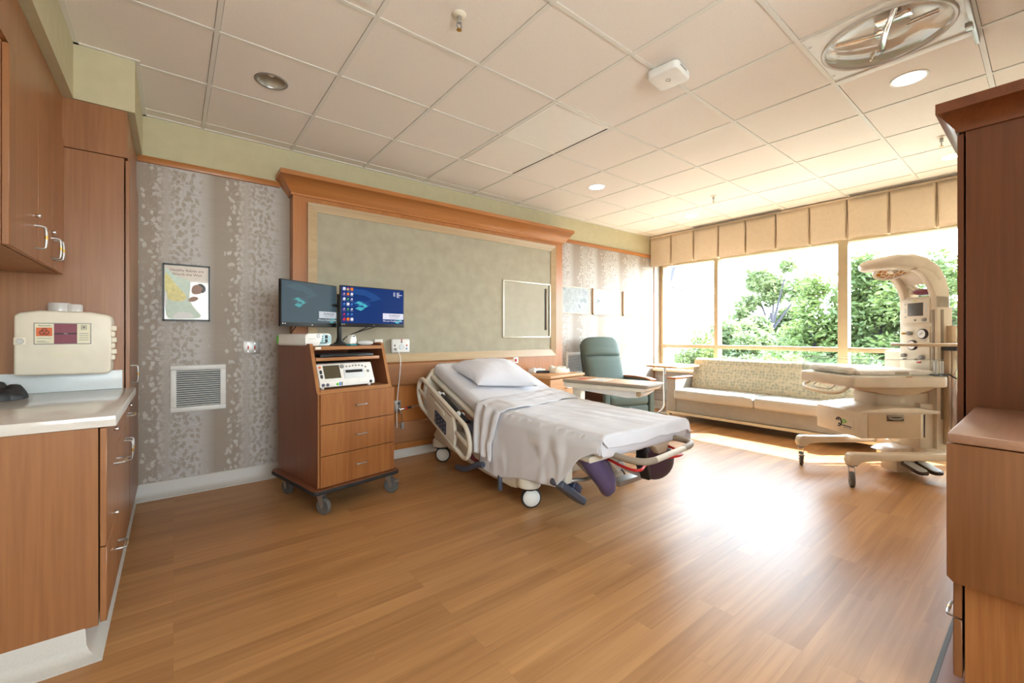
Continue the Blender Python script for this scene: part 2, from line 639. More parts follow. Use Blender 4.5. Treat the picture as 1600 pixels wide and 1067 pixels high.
M['linen'] = plain('sage_linen_panel', S(164, 156, 136), 0.8, var=0.08, scale=9, bump=0.10, bscale=500)
M['door_linen'] = plain('pale_linen_panel', S(172, 166, 148), 0.75, var=0.05, scale=9)
M['chan'] = plain('pale_metal_channel', S(214, 208, 192), 0.35, 0.3)
M['steel'] = plain('brushed_steel', S(172, 168, 164), 0.42, 0.8)
M['chrome'] = plain('chrome', S(220, 220, 222), 0.12, 1.0)
M['brass'] = plain('worn_brass', S(190, 150, 70), 0.3, 0.9)
M['black'] = plain('black_plastic', S(22, 22, 24), 0.4)
M['rubber'] = plain('black_rubber', S(34, 33, 34), 0.65)
M['greyrub'] = plain('grey_rubber', S(92, 90, 88), 0.6)
M['white'] = plain('white_plastic', S(232, 230, 226), 0.38)
M['offwhite'] = plain('cream_plastic', S(226, 216, 198), 0.4)
M['warmer'] = plain('warm_cream_enamel', S(222, 208, 188), 0.36)
M['warmerdk'] = plain('tan_enamel', S(196, 170, 138), 0.4)
M['quartz'] = plain('white_quartz', S(214, 208, 202), 0.14, var=0.03, scale=260)
M['quartzw'] = plain('white_backsplash', S(216, 220, 222), 0.3, var=0.02, scale=260)
M['sheet'] = plain('white_cotton', S(222, 222, 229), 0.85, var=0.015, scale=5, bump=0.08, bscale=300)
M['pillow'] = plain('pillow_cotton', S(220, 219, 226), 0.85, var=0.015, scale=5, bump=0.08, bscale=200)
M['bedcream'] = plain('bed_cream_plastic', S(216, 206, 190), 0.4)
M['bedgrey'] = plain('bed_grip_taupe', S(150, 136, 120), 0.55)
M['navy'] = plain('navy_plastic', S(46, 48, 74), 0.45)
M['purple'] = plain('dusky_purple_foam', S(84, 72, 104), 0.42)
M['plum'] = plain('dark_plum_plastic', S(70, 52, 66), 0.3)
M['slate'] = plain('slate_plastic', S(74, 78, 92), 0.5)
M['red'] = plain('red_enamel', S(190, 28, 28), 0.35)
M['teal'] = plain('sage_teal_upholstery', S(98, 114, 108), 0.75, var=0.05, scale=60, bump=0.1, bscale=500)
M['darkbrown'] = plain('dark_brown_vinyl', S(74, 54, 42), 0.5)
M['sofa'] = plain('grey_vinyl', S(182, 180, 174), 0.45, var=0.02)
M['sofabase'] = plain('grey_upholstery', S(164, 161, 154), 0.8, bump=0.06, bscale=400)
M['sofaback'] = pattern_mat('floral_woven_fabric', S(158, 158, 144), S(188, 178, 152), S(202, 192, 168), 26)
M['almond'] = plain('almond_metal', S(222, 206, 172), 0.4)
M['frame'] = plain('bronze_window_frame', S(186, 164, 132), 0.4, 0.1)
M['valance'] = plain('tan_valance_linen', S(230, 211, 184), 0.85, var=0.03, scale=30, bump=0.12, bscale=350)
M['wood_light'] = wood('light_maple_top', S(196, 150, 104), S(220, 176, 128), 'y', 0.32)
M['wood_night'] = wood('nightstand_maple', S(196, 140, 92), S(218, 164, 114), 'x', 0.4)
M['wood_night_side'] = wood('nightstand_side', S(176, 112, 54), S(196, 130, 70), 'z', 0.4)
M['wood_arm'] = wood('walnut_armcap', S(150, 88, 48), S(186, 122, 74), 'y', 0.3)
M['glass'] = glassy('window_glass', (0.96, 0.98, 0.97, 1), 0.02)
M['acrylic'] = glassy('clear_acrylic', (0.96, 0.98, 0.98, 1), 0.035)
M['dome'] = glassy('clear_dome', (0.97, 0.97, 0.96, 1), 0.06)
M['mirror'] = plain('polished_reflector', S(214, 206, 192), 0.22, 0.55)
M['lamp'] = emit('lit_lamp_lens', (1.0, 0.93, 0.82, 1), 9.0)
M['lens'] = plain('unlit_diffuser', S(246, 242, 236), 0.2, var=0.01, spec=0.8)
M['poster'] = plain('poster_paper', S(212, 196, 180), 0.3, coat=0.6)
M['ink'] = plain('brown_ink', S(92, 52, 46), 0.5)
M['darkink'] = plain('dark_ink', S(50, 48, 52), 0.6)
M['greyink'] = plain('grey_ink', S(140, 138, 136), 0.6)
M['skin'] = plain('printed_skin', S(150, 104, 76), 0.4)
M['hair'] = plain('printed_dark_hair', S(40, 34, 32), 0.4)
M['yellow'] = plain('printed_yellow_cloth', S(226, 216, 140), 0.4, var=0.15, scale=40)
M['mint'] = plain('printed_pale_cloth', S(206, 222, 206), 0.4, var=0.06, scale=40)
M['biohaz'] = plain('orange_label', S(214, 96, 42), 0.4)
M['maroon'] = plain('maroon_bin_plastic', S(122, 44, 66), 0.3, var=0.08, scale=8)
M['label'] = plain('cream_label', S(222, 214, 186), 0.4)
M['clearplast'] = plain('frosted_clear_plastic', S(206, 200, 196), 0.2)
M['green'] = plain('green_plastic', S(90, 190, 60), 0.4)
M['blue'] = plain('blue_plastic', S(50, 130, 200), 0.4)
M['paleblue'] = plain('pale_blue_panel', S(160, 196, 204), 0.4)
M['orange'] = plain('orange_plastic', S(226, 110, 50), 0.4)
M['lcd'] = plain('dark_lcd', S(78, 70, 52), 0.15)
M['lcd2'] = plain('grey_lcd', S(84, 84, 84), 0.2)
M['amber'] = emit('amber_heater', S(214, 128, 10), 0.22)
M['papersheet'] = plain('white_sheet_paper', S(238, 238, 236), 0.7)
M['pinkpaper'] = plain('salmon_print', S(214, 140, 104), 0.6)
M['terry'] = plain('cream_terry', S(236, 226, 208), 0.95, bump=0.4, bscale=160)
M['blanket'] = plain('striped_blanket', S(246, 228, 212), 0.9, var=0.08, scale=60, bump=0.2)
M['bag'] = glassy('clear_bag_film', (0.80, 0.70, 0.67, 1), 0.30, 0.35)
M['filter'] = plain('dark_filter', S(70, 78, 88), 0.9, var=0.3, scale=120)
M['lawn'] = plain('mown_lawn', S(104, 106, 98), 0.9, var=0.15, scale=3)
M['concrete'] = plain('grey_render', S(116, 118, 122), 0.9)
M['bark'] = plain('grey_bark', S(58, 54, 62), 0.9, var=0.2, scale=12)
M['pedal'] = plain('pale_pedal_pad', S(206, 216, 222), 0.4)
M['wood_floor2'] = wood('reddish_plinth', S(128, 74, 46), S(152, 92, 58), 'x', 0.4)
M['led'] = emit('blue_led', (0.5, 0.75, 1.0, 1), 4.0)
# ------------------------------------------------------------------ room shell
H, YW, XW, XG = 2.74, 4.02, 6.12, 6.34          # ceiling, head wall, window wall face, glass plane
WEST, SOUTH = -0.80, -2.2
struct(box(-0.95, 6.6, SOUTH - 0.1, 4.2, -0.12, 0.0), 'floor', M['floor'])
struct(box(-0.95, 6.6, YW, 4.18, 0.0, 2.425), 'wall_head', M['paper'])
struct(box(-0.95, 6.6, YW, 4.18, 2.425, 2.95), 'wall_head_upper', M['green_paint'])
struct(box(-0.95, WEST, SOUTH, YW, 0.0, 2.95), 'wall_left', M['cream_paint'])
bw = MB()
BWX0, BWX1, BWZ0, BWZ1 = -0.40, 1.55, 0.95, 2.25
bw.box(-0.95, BWX0, SOUTH - 0.12, SOUTH, 0.0, 2.95).box(BWX1, 1.9, SOUTH - 0.12, SOUTH, 0.0, 2.95)
bw.box(BWX0, BWX1, SOUTH - 0.12, SOUTH, 0.0, BWZ0).box(BWX0, BWX1, SOUTH - 0.12, SOUTH, BWZ1, 2.95)
struct(bw, 'wall_back', M['cream_paint'])
struct(box(1.9, 2.02, SOUTH - 0.12, -0.42, 0.0, 2.95), 'wall_passage', M['cream_paint'])
struct(box(2.02, 6.6, -0.54, -0.42, 0.0, 2.95), 'wall_right', M['cream_paint'])
wb = MB()
wb.box(XW, 6.44, -0.42, YW, 0.0, 0.60)
struct(wb, 'wall_window_lower', M['paper'])
struct(box(XW, 6.44, -0.42, YW, 2.33, 2.95), 'wall_window_upper', M['cream_paint'])
struct(box(XW, 6.44, -0.42, -0.22, 0.60, 2.33), 'wall_window_pier', M['cream_paint'])
struct(box(6.04, 6.42, -0.22, YW, 0.60, 0.635, 0.006), 'trim_windowsill', M['almond'])
struct(box(XW - 0.012, XW + 0.004, YW - 0.012, YW, 0.11, 2.40), 'trim_corner', M['headx'])

# picture rail on the head wall
struct(box(-0.20, 0.70, YW - 0.022, YW, 2.405, 2.452, 0.004), 'trim_rail', M['headx'])
struct(box(3.95, 6.10, YW - 0.022, YW, 2.400, 2.450, 0.004), 'trim_rail_window_side', M['headx'])

# cove base
def cove(pts, name, hgt=0.115, toe=0.055):
    """profile swept along a polyline on the floor; the room lies to the given side"""
    prof = [(0.0, 0.0), (toe, 0.0), (toe, 0.006), (toe * 0.62, 0.016), (toe * 0.36, 0.032), (0.014, 0.05), (0.011, hgt - 0.004), (0.008, hgt), (0.0, hgt)]
    secs = []
    n = len(pts)
    for i, p in enumerate(pts):
        p = Vector(p)
        ds = []
        if i > 0: ds.append((p - Vector(pts[i - 1])).normalized())
        if i < n - 1: ds.append((Vector(pts[i + 1]) - p).normalized())
        ns = [Vector((d.y, -d.x)) for d in ds]
        nn = sum(ns, Vector((0, 0)))
        nn = nn / max(1e-6, nn.length)
        k = 1.0 / max(0.3, nn.dot(ns[0]))
        secs.append([(p.x + nn.x * k * a, p.y + nn.y * k * a, b) for a, b in prof])
    mb = MB().sweep(secs)
    return struct(mb, name, M['cove'])
cove([(-0.215, YW), (0.78, YW)], 'baseboard_head')
cove([(0.79, 3.905), (3.90, 3.905)], 'baseboard_headboard', hgt=0.075, toe=0.035)
cove([(3.91, YW), (6.10, YW)], 'baseboard_window_side')
cove([(XW, YW), (XW, 0.3)], 'baseboard_window')
cove([(-0.80, 2.198), (-0.262, 2.198), (-0.262, 3.98)], 'baseboard_cabinet', hgt=0.108, toe=0.06)

# soffit over the cabinets
struct(box(WEST, -0.42, SOUTH, 3.255, 2.445, H + 0.1), 'wall_soffit', M['green_paint'])
struct(box(WEST, -0.172, 3.255, YW, 2.445, H + 0.1), 'wall_soffit_corner', M['green_paint'])

# ceiling: tiles and grid
GX = [0.1762 + 0.6096 * i for i in range(-2, 11)]
GY = [0.2367 + 0.6096 * j for j in range(-5, 7)]
def cell(x, y):
    return (round((x - 0.1762) / 0.6096 - 0.5), round((y - 0.2367) / 0.6096 - 0.5))
skip = {cell(2.92, 0.54), cell(2.3, 2.4), cell(2.3, 2.98)}
holes = {cell(0.475, 3.0): (0.475, 3.0), cell(3.52, 0.546): (3.52, 0.546), cell(5.353, 0.54): (5.353, 0.54), cell(3.52, 3.0): (3.52, 3.0), cell(5.353, 2.958): (5.353, 2.958)}
tl = MB()
RH = 0.082
def tile_with_hole(tl, x0, x1, y0, y1, cx, cy, r, zt=2.742, n=32):
    t = bmesh.new()
    ring = [t.verts.new((cx + r * math.cos(2 * PI * k / n), cy + r * math.sin(2 * PI * k / n), zt)) for k in range(n)]
    outer = []
    for k in range(n):
        a = 2 * PI * k / n
        dx, dy = math.cos(a), math.sin(a)
        s = min(((x1 - cx) / dx if dx > 1e-9 else (x0 - cx) / dx if dx < -1e-9 else 9), ((y1 - cy) / dy if dy > 1e-9 else (y0 - cy) / dy if dy < -1e-9 else 9))
        outer.append(t.verts.new((cx + dx * s, cy + dy * s, zt)))
    corners = {}
    for k in range(n):
        k2 = (k + 1) % n
        A, B = outer[k].co, outer[k2].co
        if abs(A.x - B.x) > 1e-5 and abs(A.y - B.y) > 1e-5:
            ex = A.x if min(abs(A.x - x0), abs(A.x - x1)) < 1e-5 else B.x
            ey = A.y if min(abs(A.y - y0), abs(A.y - y1)) < 1e-5 else B.y
            cv = t.verts.new((ex, ey, zt))
            t.faces.new((ring[k], outer[k], cv, outer[k2], ring[k2]))
        else:
            t.faces.new((ring[k], outer[k], outer[k2], ring[k2]))
    up = [t.verts.new(v.co + Vector((0, 0, 0.012))) for v in ring]
    for k in range(n):
        t.faces.new((ring[k], ring[(k + 1) % n], up[(k + 1) % n], up[k]))
    bmesh.ops.recalc_face_normals(t, faces=t.faces[:])
    tl._merge(t)
for i in range(len(GX) - 1):
    for j in range(len(GY)):
        x0, x1 = GX[i] + 0.0135, GX[i + 1] - 0.0135
        y0 = GY[j] + 0.0135
        y1 = GY[j + 1] - 0.0135 if j + 1 < len(GY) else YW - 0.03
        x0 = max(x0, WEST)
        k = cell((x0 + x1) / 2, (y0 + y1) / 2)
        if k in skip or x0 > XW or x1 < WEST + 0.02:
            continue
        if k in holes:
            tile_with_hole(tl, x0, x1, y0, y1, holes[k][0], holes[k][1], RH)
        else:
            tl.box(x0, min(x1, XW), y0, y1, 2.742, 2.756)
struct(tl, 'ceiling', M['tile'])
sl = MB()
# plenum slab over the tiles, open where the recessed lamps and the lift-up lamp go
sl.box(-0.95, 6.6, SOUTH - 0.12, 4.2, 2.95, 3.1)
struct(sl, 'ceiling_slab', M['dark_void'])
gr = MB()
for x in GX:
    if WEST < x < XW:
        gr.box(x - 0.0115, x + 0.0115, SOUTH, YW, 2.738, 2.75)
for y in GY:
    gr.box(WEST, XW, y - 0.0115, y + 0.0115, 2.7385, 2.7505)
gr.box(-0.172, XW, YW - 0.024, YW, 2.737, 2.75)
gr.box(-0.172, -0.150, 3.255, YW, 2.737, 2.75)
gr.box(-0.42, -0.398, SOUTH, 3.255, 2.737, 2.75)
gr.box(-0.42, -0.150, 3.233, 3.255, 2.737, 2.75)
gr.box(XW - 0.024, XW, -0.42, YW, 2.737, 2.75)
struct(gr, 'trim_ceiling_grid', M['tee'])
# roof edge over the glass keeps sky light out of the plenum
struct(box(6.1, 6.75, -0.6, 4.2, 2.95, 3.2), 'roof_edge', M['concrete'])

# ------------------------------------------------------------------ window wall glazing
fr = MB()
X0, X1 = 6.29, 6.42
YB = [(-0.22, -0.16), (1.515, 1.615), (3.065, 3.125), (3.965, YW)]
for y0, y1 in YB:
    fr.box(X0, X1, y0, y1, 0.60, 2.33, 0.004)
for (a, b) in ((-0.16, 1.515), (1.615, 3.065), (3.125, 3.965)):
    fr.box(X0, X1, a, b, 0.635, 0.685, 0.004)
    fr.box(X0, X1, a, b, 0.968, 1.022, 0.004)
    fr.box(X0, X1, a, b, 2.285, 2.33, 0.004)
wf = struct(fr, 'window_1', M['frame'])
for (a, b) in ((-0.16, 1.515), (1.615, 3.065), (3.125, 3.965)):
    for (z0, z1) in ((0.68, 0.97), (1.02, 2.29)):
        MB().box(XG + 0.01, XG + 0.016, a - 0.004, b + 0.004, z0, z1).build('pane', M['glass'], wf)

# unseen second window, added to bring fill light from behind the camera
fb = MB()
fb.box(BWX0, BWX0 + 0.06, SOUTH - 0.10, SOUTH - 0.02, BWZ0, BWZ1).box(BWX1 - 0.06, BWX1, SOUTH - 0.10, SOUTH - 0.02, BWZ0, BWZ1).box(0.57, 0.63, SOUTH - 0.10, SOUTH - 0.02, BWZ0, BWZ1)
fb.box(BWX0, BWX1, SOUTH - 0.10, SOUTH - 0.02, BWZ0, BWZ0 + 0.06).box(BWX0, BWX1, SOUTH - 0.10, SOUTH - 0.02, BWZ1 - 0.06, BWZ1)
w2 = struct(fb, 'window_fill', M['frame'])
MB().box(BWX0, BWX1, SOUTH - 0.065, SOUTH - 0.06, BWZ0, BWZ1).build('pane', M['glass'], w2)

# valance with box pleats
vb = MB()
edges = [4.012 - 0.3655 * k for k in range(13)]
for k in range(len(edges) - 1):
    a, b = edges[k] - 0.004, edges[k + 1] + 0.004
    def vf(u, v, a=a, b=b, k=k):
        y = a + (b - a) * u
        z = 2.705 - v * (0.448 + 0.008 * math.sin(k * 2.3 + u * 3.0))
        e = min(u, 1 - u)
        x = 5.99 + 0.05 * max(0.0, 1 - e / 0.035) ** 1.2 * (0.35 + 0.65 * v) - 0.012 * v * math.sin(PI * u) + 0.004 * math.sin(9 * u + k)
        return (x, y, z)
    vb.grid(vf, 24, 10)
    vb.box(6.02, 6.024, b - 0.045, b + 0.037, 2.262, 2.70)     # the inside of the pleat
vv = tag(vb.build('valance', M['valance'], sharp=60), 'tan pleated fabric valance running along the top of the window wall', 'valance')
md = vv.modifiers.new('cloth_thickness', 'SOLIDIFY')
md.thickness = 0.004
box(5.985, XW, -0.35, 4.015, 2.706, 2.73).build('mounting_board', M['valance'], vv)
# ------------------------------------------------------------------ left hand cabinetry
def pull(parent, p, q, out, r=0.0045, gap=0.033, name='handle'):
    """bent wire pull from p to q standing off along out"""
    p, q, o = Vector(p), Vector(q), Vector(out).normalized() * gap
    d = (q - p) * 0.09
    mb = MB().tube([p, p + o * 0.75, p + o + d, q + o - d, q + o * 0.75, q], r, 8, smooth=1)
    h = mb.build(name, M['steel'], parent)
    m = (p + q) / 2 + o
    dd = (q - p).normalized() * 0.007
    MB().cyl(m - dd, m + dd, r * 1.25, n=10).build('handle_band', M['brass'], parent)
    return h
def lock(parent, p, out, name='lock'):
    p, o = Vector(p), Vector(out).normalized()
    MB().cyl(p, p + o * 0.016, 0.009, n=14, bev=0.002).build(name, M['chrome'], parent)

FX = -0.195                                           # door face of the base and tall units
t = thing('base_cabinet', 'cherry laminate base cabinet with drawers under the white countertop', 'cabinet', (-0.5, 2.9, 0))
mb = MB()
mb.box(-0.798, -0.218, 2.19, 2.212, 0.105, 0.835)
mb.box(-0.798, -0.218, 3.235, 3.255, 0.105, 0.835)
mb.box(-0.798, -0.225, 2.612, 2.63, 0.105, 0.835)
mb.box(-0.79, -0.220, 2.214, 3.233, 0.106, 0.125)
mb.box(-0.79, -0.220, 2.214, 3.233, 0.815, 0.834)
mb.box(-0.798, -0.792, 2.214, 3.233, 0.107, 0.833)
mb.build('carcass', M['cab'], t)
box(-0.798, -0.265, 2.21, 3.25, 0.0, 0.106).build('toe_kick', M['cove'], t)
def front(name, y0, y1, z0, z1, parent, x0=FX - 0.019, x1=FX, mat='cab'):
    return box(x0, x1, y0, y1, z0, z1, 0.002, 1).build(name, M[mat], parent)
d = front('drawer', 2.193, 2.618, 0.392, 0.832, t)
pull(d, (FX, 2.44, 0.640), (FX, 2.54, 0.640), (1, 0, 0)); lock(d, (FX, 2.438, 0.785), (1, 0, 0))
d = front('drawer', 2.193, 2.618, 0.112, 0.388, t)
pull(d, (FX, 2.52, 0.250), (FX, 2.62, 0.250), (1, 0, 0)); lock(d, (FX, 2.438, 0.435), (1, 0, 0))
d = front('drawer', 2.622, 3.250, 0.700, 0.832, t)
pull(d, (FX, 3.02, 0.752), (FX, 3.12, 0.752), (1, 0, 0)); lock(d, (FX, 3.235 - 0.03, 0.785), (1, 0, 0))
d = front('door', 2.622, 2.934, 0.112, 0.696, t)
pull(d, (FX, 2.90, 0.545), (FX, 2.90, 0.645), (1, 0, 0))
d = front('door', 2.938, 3.250, 0.112, 0.696, t)
pull(d, (FX, 2.975, 0.545), (FX, 2.975, 0.645), (1, 0, 0))

t = thing('countertop', 'white quartz countertop with backsplash on the cherry base cabinet', 'countertop', (-0.5, 2.7, 0.837))
box(-0.798, -0.168, 2.18, 3.268, 0.837, 0.877, 0.003).build('worktop', M['quartz'], t)
box(-0.798, -0.225, 3.255, 3.270, 0.877, 0.980, 0.002).build('backsplash', M['quartzw'], t)
box(-0.798, -0.785, 2.17, 3.255, 0.877, 0.980, 0.002).build('backsplash', M['quartzw'], t)

t = thing('tall_cabinet', 'floor to soffit cherry tall cabinet standing at the patterned wall', 'cabinet', (-0.5, 3.65, 0))
mb = MB()
mb.box(-0.798, -0.219, 3.27, 3.292, 0.0, 2.178)
mb.box(-0.798, -0.219, 3.99, 4.012, 0.0, 2.178)
mb.box(-0.79, -0.221, 3.294, 3.988, 2.16, 2.177)
mb.box(-0.797, -0.792, 3.294, 3.988, 0.0, 2.177)
mb.box(-0.798, -0.26, 3.29, 4.0, 0.0, 0.11)
mb.build('carcass', M['cab'], t)
mb = MB()
mb.box(-0.798, -0.205, 3.262, 4.016, 2.181, 2.443)
mb.build('frieze', M['cab'], t)
d = front('door', 3.273, 3.638, 0.112, 2.168, t)
pull(d, (FX, 3.33, 0.90), (FX, 3.33, 1.0), (1, 0, 0))
d = front('door', 3.642, 4.008, 0.112, 2.168, t)

UF = -0.456
t = thing('upper_cabinet', 'cherry wall cabinet hung over the white countertop', 'cabinet', (-0.62, 2.8, 1.497))
mb = MB()
mb.box(-0.798, UF - 0.02, 2.295, 2.313, 1.497, 2.218)
mb.box(-0.798, UF - 0.02, 3.24, 3.258, 1.497, 2.218)
mb.box(-0.79, UF - 0.021, 2.315, 3.238, 1.498, 1.515)
mb.box(-0.79, UF - 0.021, 2.315, 3.238, 2.20, 2.217)
mb.box(-0.797, -0.792, 2.315, 3.238, 1.498, 2.217)
mb.build('carcass', M['cab'], t)
box(-0.798, UF - 0.006, 1.2, 3.259, 2.222, 2.443).build('frieze', M['cab'], t)
for y0, y1, hy in ((2.297, 2.708, 2.655), (2.712, 2.986, 2.955), (2.990, 3.256, 3.022)):
    d = front('door', y0, y1, 1.499, 2.214, t, UF - 0.019, UF)
    pull(d, (UF, hy, 1.543), (UF, hy, 1.638), (1, 0, 0))
    if hy != 3.022:
        lock(d, (UF, hy + 0.012, 1.682 if hy < 2.8 else 1.668), (1, 0, 0))

# sharps container on the tall cabinet's side
t = thing('sharps_container', 'cream sharps disposal box with a window, hung over the countertop backsplash', 'sharps container', (-0.44, 3.27, 0.97))
out = [(-0.607, 0.978), (-0.275, 0.972), (-0.262, 0.985), (-0.258, 1.262), (-0.27, 1.283), (-0.34, 1.297), (-0.52, 1.300), (-0.585, 1.288), (-0.606, 1.275)]
MB().prism(out, 'xz', 3.118, 3.269, 0.012, 3).build('case', M['offwhite'], t)
mb = MB()
mb.box(-0.540, -0.336, 3.1155, 3.119, 1.130, 1.238, 0.0015)
win = mb.build('window_bezel', M['greyink'], t)
box(-0.536, -0.470, 3.1135, 3.1165, 1.134, 1.234).build('label', M['label'], win)
box(-0.470, -0.388, 3.1140, 3.1165, 1.134, 1.234).build('bin_view', M['maroon'], win)
box(-0.388, -0.340, 3.1138, 3.1165, 1.134, 1.234).build('label', M['label'], win)
box(-0.470, -0.388, 3.1130, 3.1142, 1.181, 1.187).build('fill_line', M['darkink'], win)
text('FULL', 0.007, M['white'], win, (-0.428, 3.1128, 1.184), FACE_MY, 'lettering', 0.0002)
hz = box(-0.531, -0.476, 3.1122, 3.1137, 1.172, 1.214).build('hazard_label', M['biohaz'], win)
mb = MB()
for a in (90, 210, 330):
    cx, cz = -0.503 + 0.0085 * math.cos(math.radians(a)), 1.194 + 0.0085 * math.sin(math.radians(a))
    pts = [(cx + 0.0085 * math.cos(math.radians(a + q)), 3.1116, cz + 0.0085 * math.sin(math.radians(a + q))) for q in range(-140, 141, 20)]
    pts = [(cx + 0.0085 * math.cos(math.radians(a + 180 + q)), 3.1116, cz + 0.0085 * math.sin(math.radians(a + 180 + q))) for q in range(40, 321, 20)]
    mb.tube(pts, 0.0016, 6)
mb.tube([(-0.503 + 0.006 * math.cos(q * PI / 8), 3.1116, 1.194 + 0.006 * math.sin(q * PI / 8)) for q in range(16)], 0.001, 6, closed=True)
mb.build('biohazard_symbol', M['darkink'], win)
text('Stericycle', 0.011, M['darkink'], win, (-0.503, 3.1130, 1.224), FACE_MY, 'lettering', 0.0002)
text('BIOHAZARD', 0.006, M['darkink'], win, (-0.503, 3.1115, 1.177), FACE_MY, 'lettering', 0.0002)
mb = MB()
for z, x1 in ((1.160, -0.478), (1.146, -0.50), (1.141, -0.488)):
    mb.box(-0.529, x1, 3.1128, 3.1137, z, z + 0.0022)
mb.build('fine_print', M['greyink'], win)
mb = MB()
for k in range(4):
    mb.box(-0.380, -0.346, 3.1130, 3.1139, 1.150 + 0.011 * k, 1.153 + 0.011 * k)
mb.build('fine_print', M['greyink'], win)
mb = MB()
mb.tube([(-0.372, 3.1136, 1.228), (-0.372, 3.1136, 1.205), (-0.354, 3.1136, 1.205), (-0.354, 3.1136, 1.228)], 0.0012, 6, closed=True)
mb.box(-0.367, -0.364, 3.113, 3.1139, 1.210, 1.224)
mb.box(-0.362, -0.359, 3.113, 3.1139, 1.210, 1.224)
mb.build('pictogram', M['darkink'], win)
text('Stericycle', 0.030, M['label'], t, (-0.420, 3.1178, 1.076), FACE_MY, 'embossed_lettering', 0.0008)
mb = MB()
mb.box(-0.606, -0.565, 3.112, 3.120, 1.128, 1.166, 0.012)
lk = mb.build('lock_plate', M['offwhite'], t)
MB().lathe([(0, -0.004), (0.012, -0.004), (0.014, 0.0)], (-0.584, 3.113, 1.147), 20, 'y').build('key_lock', M['steel'], lk)
mb = MB()
for k in range(6):
    mb.box(-0.262, -0.240 if k % 2 else -0.246, 3.13, 3.165, 1.045 + k * 0.031, 1.071 + k * 0.031, 0.004)
mb.build('hinge', M['offwhite'], t)
mb = MB()
mb.lathe([(0.044, 0.0), (0.044, 0.035), (0.040, 0.043), (0.0, 0.046)], (-0.462, 3.20, 1.300), 24)
mb.lathe([(0.036, 0.0), (0.036, 0.032), (0.032, 0.038), (0.0, 0.040)], (-0.412, 3.20, 1.300), 24)
mb.build('intake_cap', M['clearplast'], t)

# crumpled black bag on the worktop
def bagf(u, v):
    a = 2 * PI * u
    r = math.sin(PI * min(0.999, max(0.001, v)) * 0.5)
    p = Vector((math.cos(a) * r, math.sin(a) * r, 0))
    n1 = noise.noise(Vector((p.x * 2.2, p.y * 2.2, 4.0)))
    hgt = (1 - v) ** 0.7 * 0.075 * (1 + 0.6 * n1)
    return (-0.665 + p.x * 0.125 * (1 + 0.2 * n1), 3.02 + p.y * 0.09, 0.8785 + max(0.0, hgt) + 0.006 * (1 - v) * noise.noise(p * 7))
tag(MB().grid(bagf, 40, 14, closed_u=True).build('bag', plain('black_nylon', S(26, 26, 30), 0.5, var=0.2, scale=30), sharp=70),
    'crumpled black fabric bag lying on the white countertop', 'bag')

# ------------------------------------------------------------------ things on the patterned wall
t = thing('poster', 'black framed baby poster on the patterned wall', 'poster', (0.08, YW, 1.28))
mb = MB()
x0, x1, z0, z1 = -0.061, 0.220, 1.280, 1.700
for b_ in ((x0, x1, z1 - 0.012, z1), (x0, x1, z0, z0 + 0.012), (x0, x0 + 0.010, z0, z1), (x1 - 0.010, x1, z0, z1)):
    mb.box(b_[0], b_[1], YW - 0.018, YW - 0.001, b_[2], b_[3])
mb.build('frame', M['black'], t)
pp = box(x0 + 0.008, x1 - 0.008, YW - 0.010, YW - 0.004, z0 + 0.010, z1 - 0.010).build('print', M['poster'], t)
text('Healthy Babies are', 0.0265, M['ink'], pp, (0.082, YW - 0.0105, 1.655), FACE_MY, 'lettering', 0.0003)
text('Worth the Wait', 0.0265, M['ink'], pp, (0.082, YW - 0.0105, 1.625), FACE_MY, 'lettering', 0.0003)
def blob(poly, y, mat, name):
    # smooth outline, 0.4 mm thick print layer
    P = [Vector((a, b)) for a, b in poly]
    for _ in range(3):
        Q = []
        for i in range(len(P)):
            a, b = P[i], P[(i + 1) % len(P)]
            Q += [a * 0.75 + b * 0.25, a * 0.25 + b * 0.75]
        P = Q
    MB().prism([(p.x, p.y) for p in P], 'xz', y, y + 0.0003).build(name, M[mat], pp)
Y = YW - 0.0104
blob([(-0.05, 1.68), (-0.03, 1.66), (0.0, 1.62), (0.05, 1.598), (0.10, 1.59), (0.10, 1.52), (0.09, 1.45), (0.12, 1.38), (0.19, 1.30), (0.0, 1.295), (-0.05, 1.30)], Y, 'mint', 'printed_blanket')
blob([(-0.05, 1.65), (-0.02, 1.60), (0.02, 1.54), (0.07, 1.48), (0.08, 1.44), (0.03, 1.42), (-0.05, 1.44)], Y - 0.0003, 'yellow', 'printed_wrap')
blob([(-0.048, 1.52), (-0.036, 1.48), (-0.034, 1.42), (-0.05, 1.36)], Y - 0.0004, 'white', 'printed_cloth')
blob([(-0.02, 1.30), (0.02, 1.345), (0.09, 1.35), (0.13, 1.315), (0.10, 1.30)], Y - 0.0004, 'white', 'printed_cloth')
blob([(0.085, 1.44), (0.11, 1.465), (0.145, 1.462), (0.15, 1.445), (0.12, 1.425), (0.09, 1.425)], Y - 0.0005, 'skin', 'printed_arm')
blob([(0.105, 1.50), (0.112, 1.545), (0.15, 1.56), (0.182, 1.54), (0.185, 1.505), (0.155, 1.485), (0.12, 1.48)], Y - 0.0006, 'skin', 'printed_face')
blob([(0.14, 1.557), (0.165, 1.566), (0.192, 1.545), (0.195, 1.51), (0.172, 1.49), (0.165, 1.505), (0.176, 1.53), (0.16, 1.548)], Y - 0.0009, 'hair', 'printed_hair')

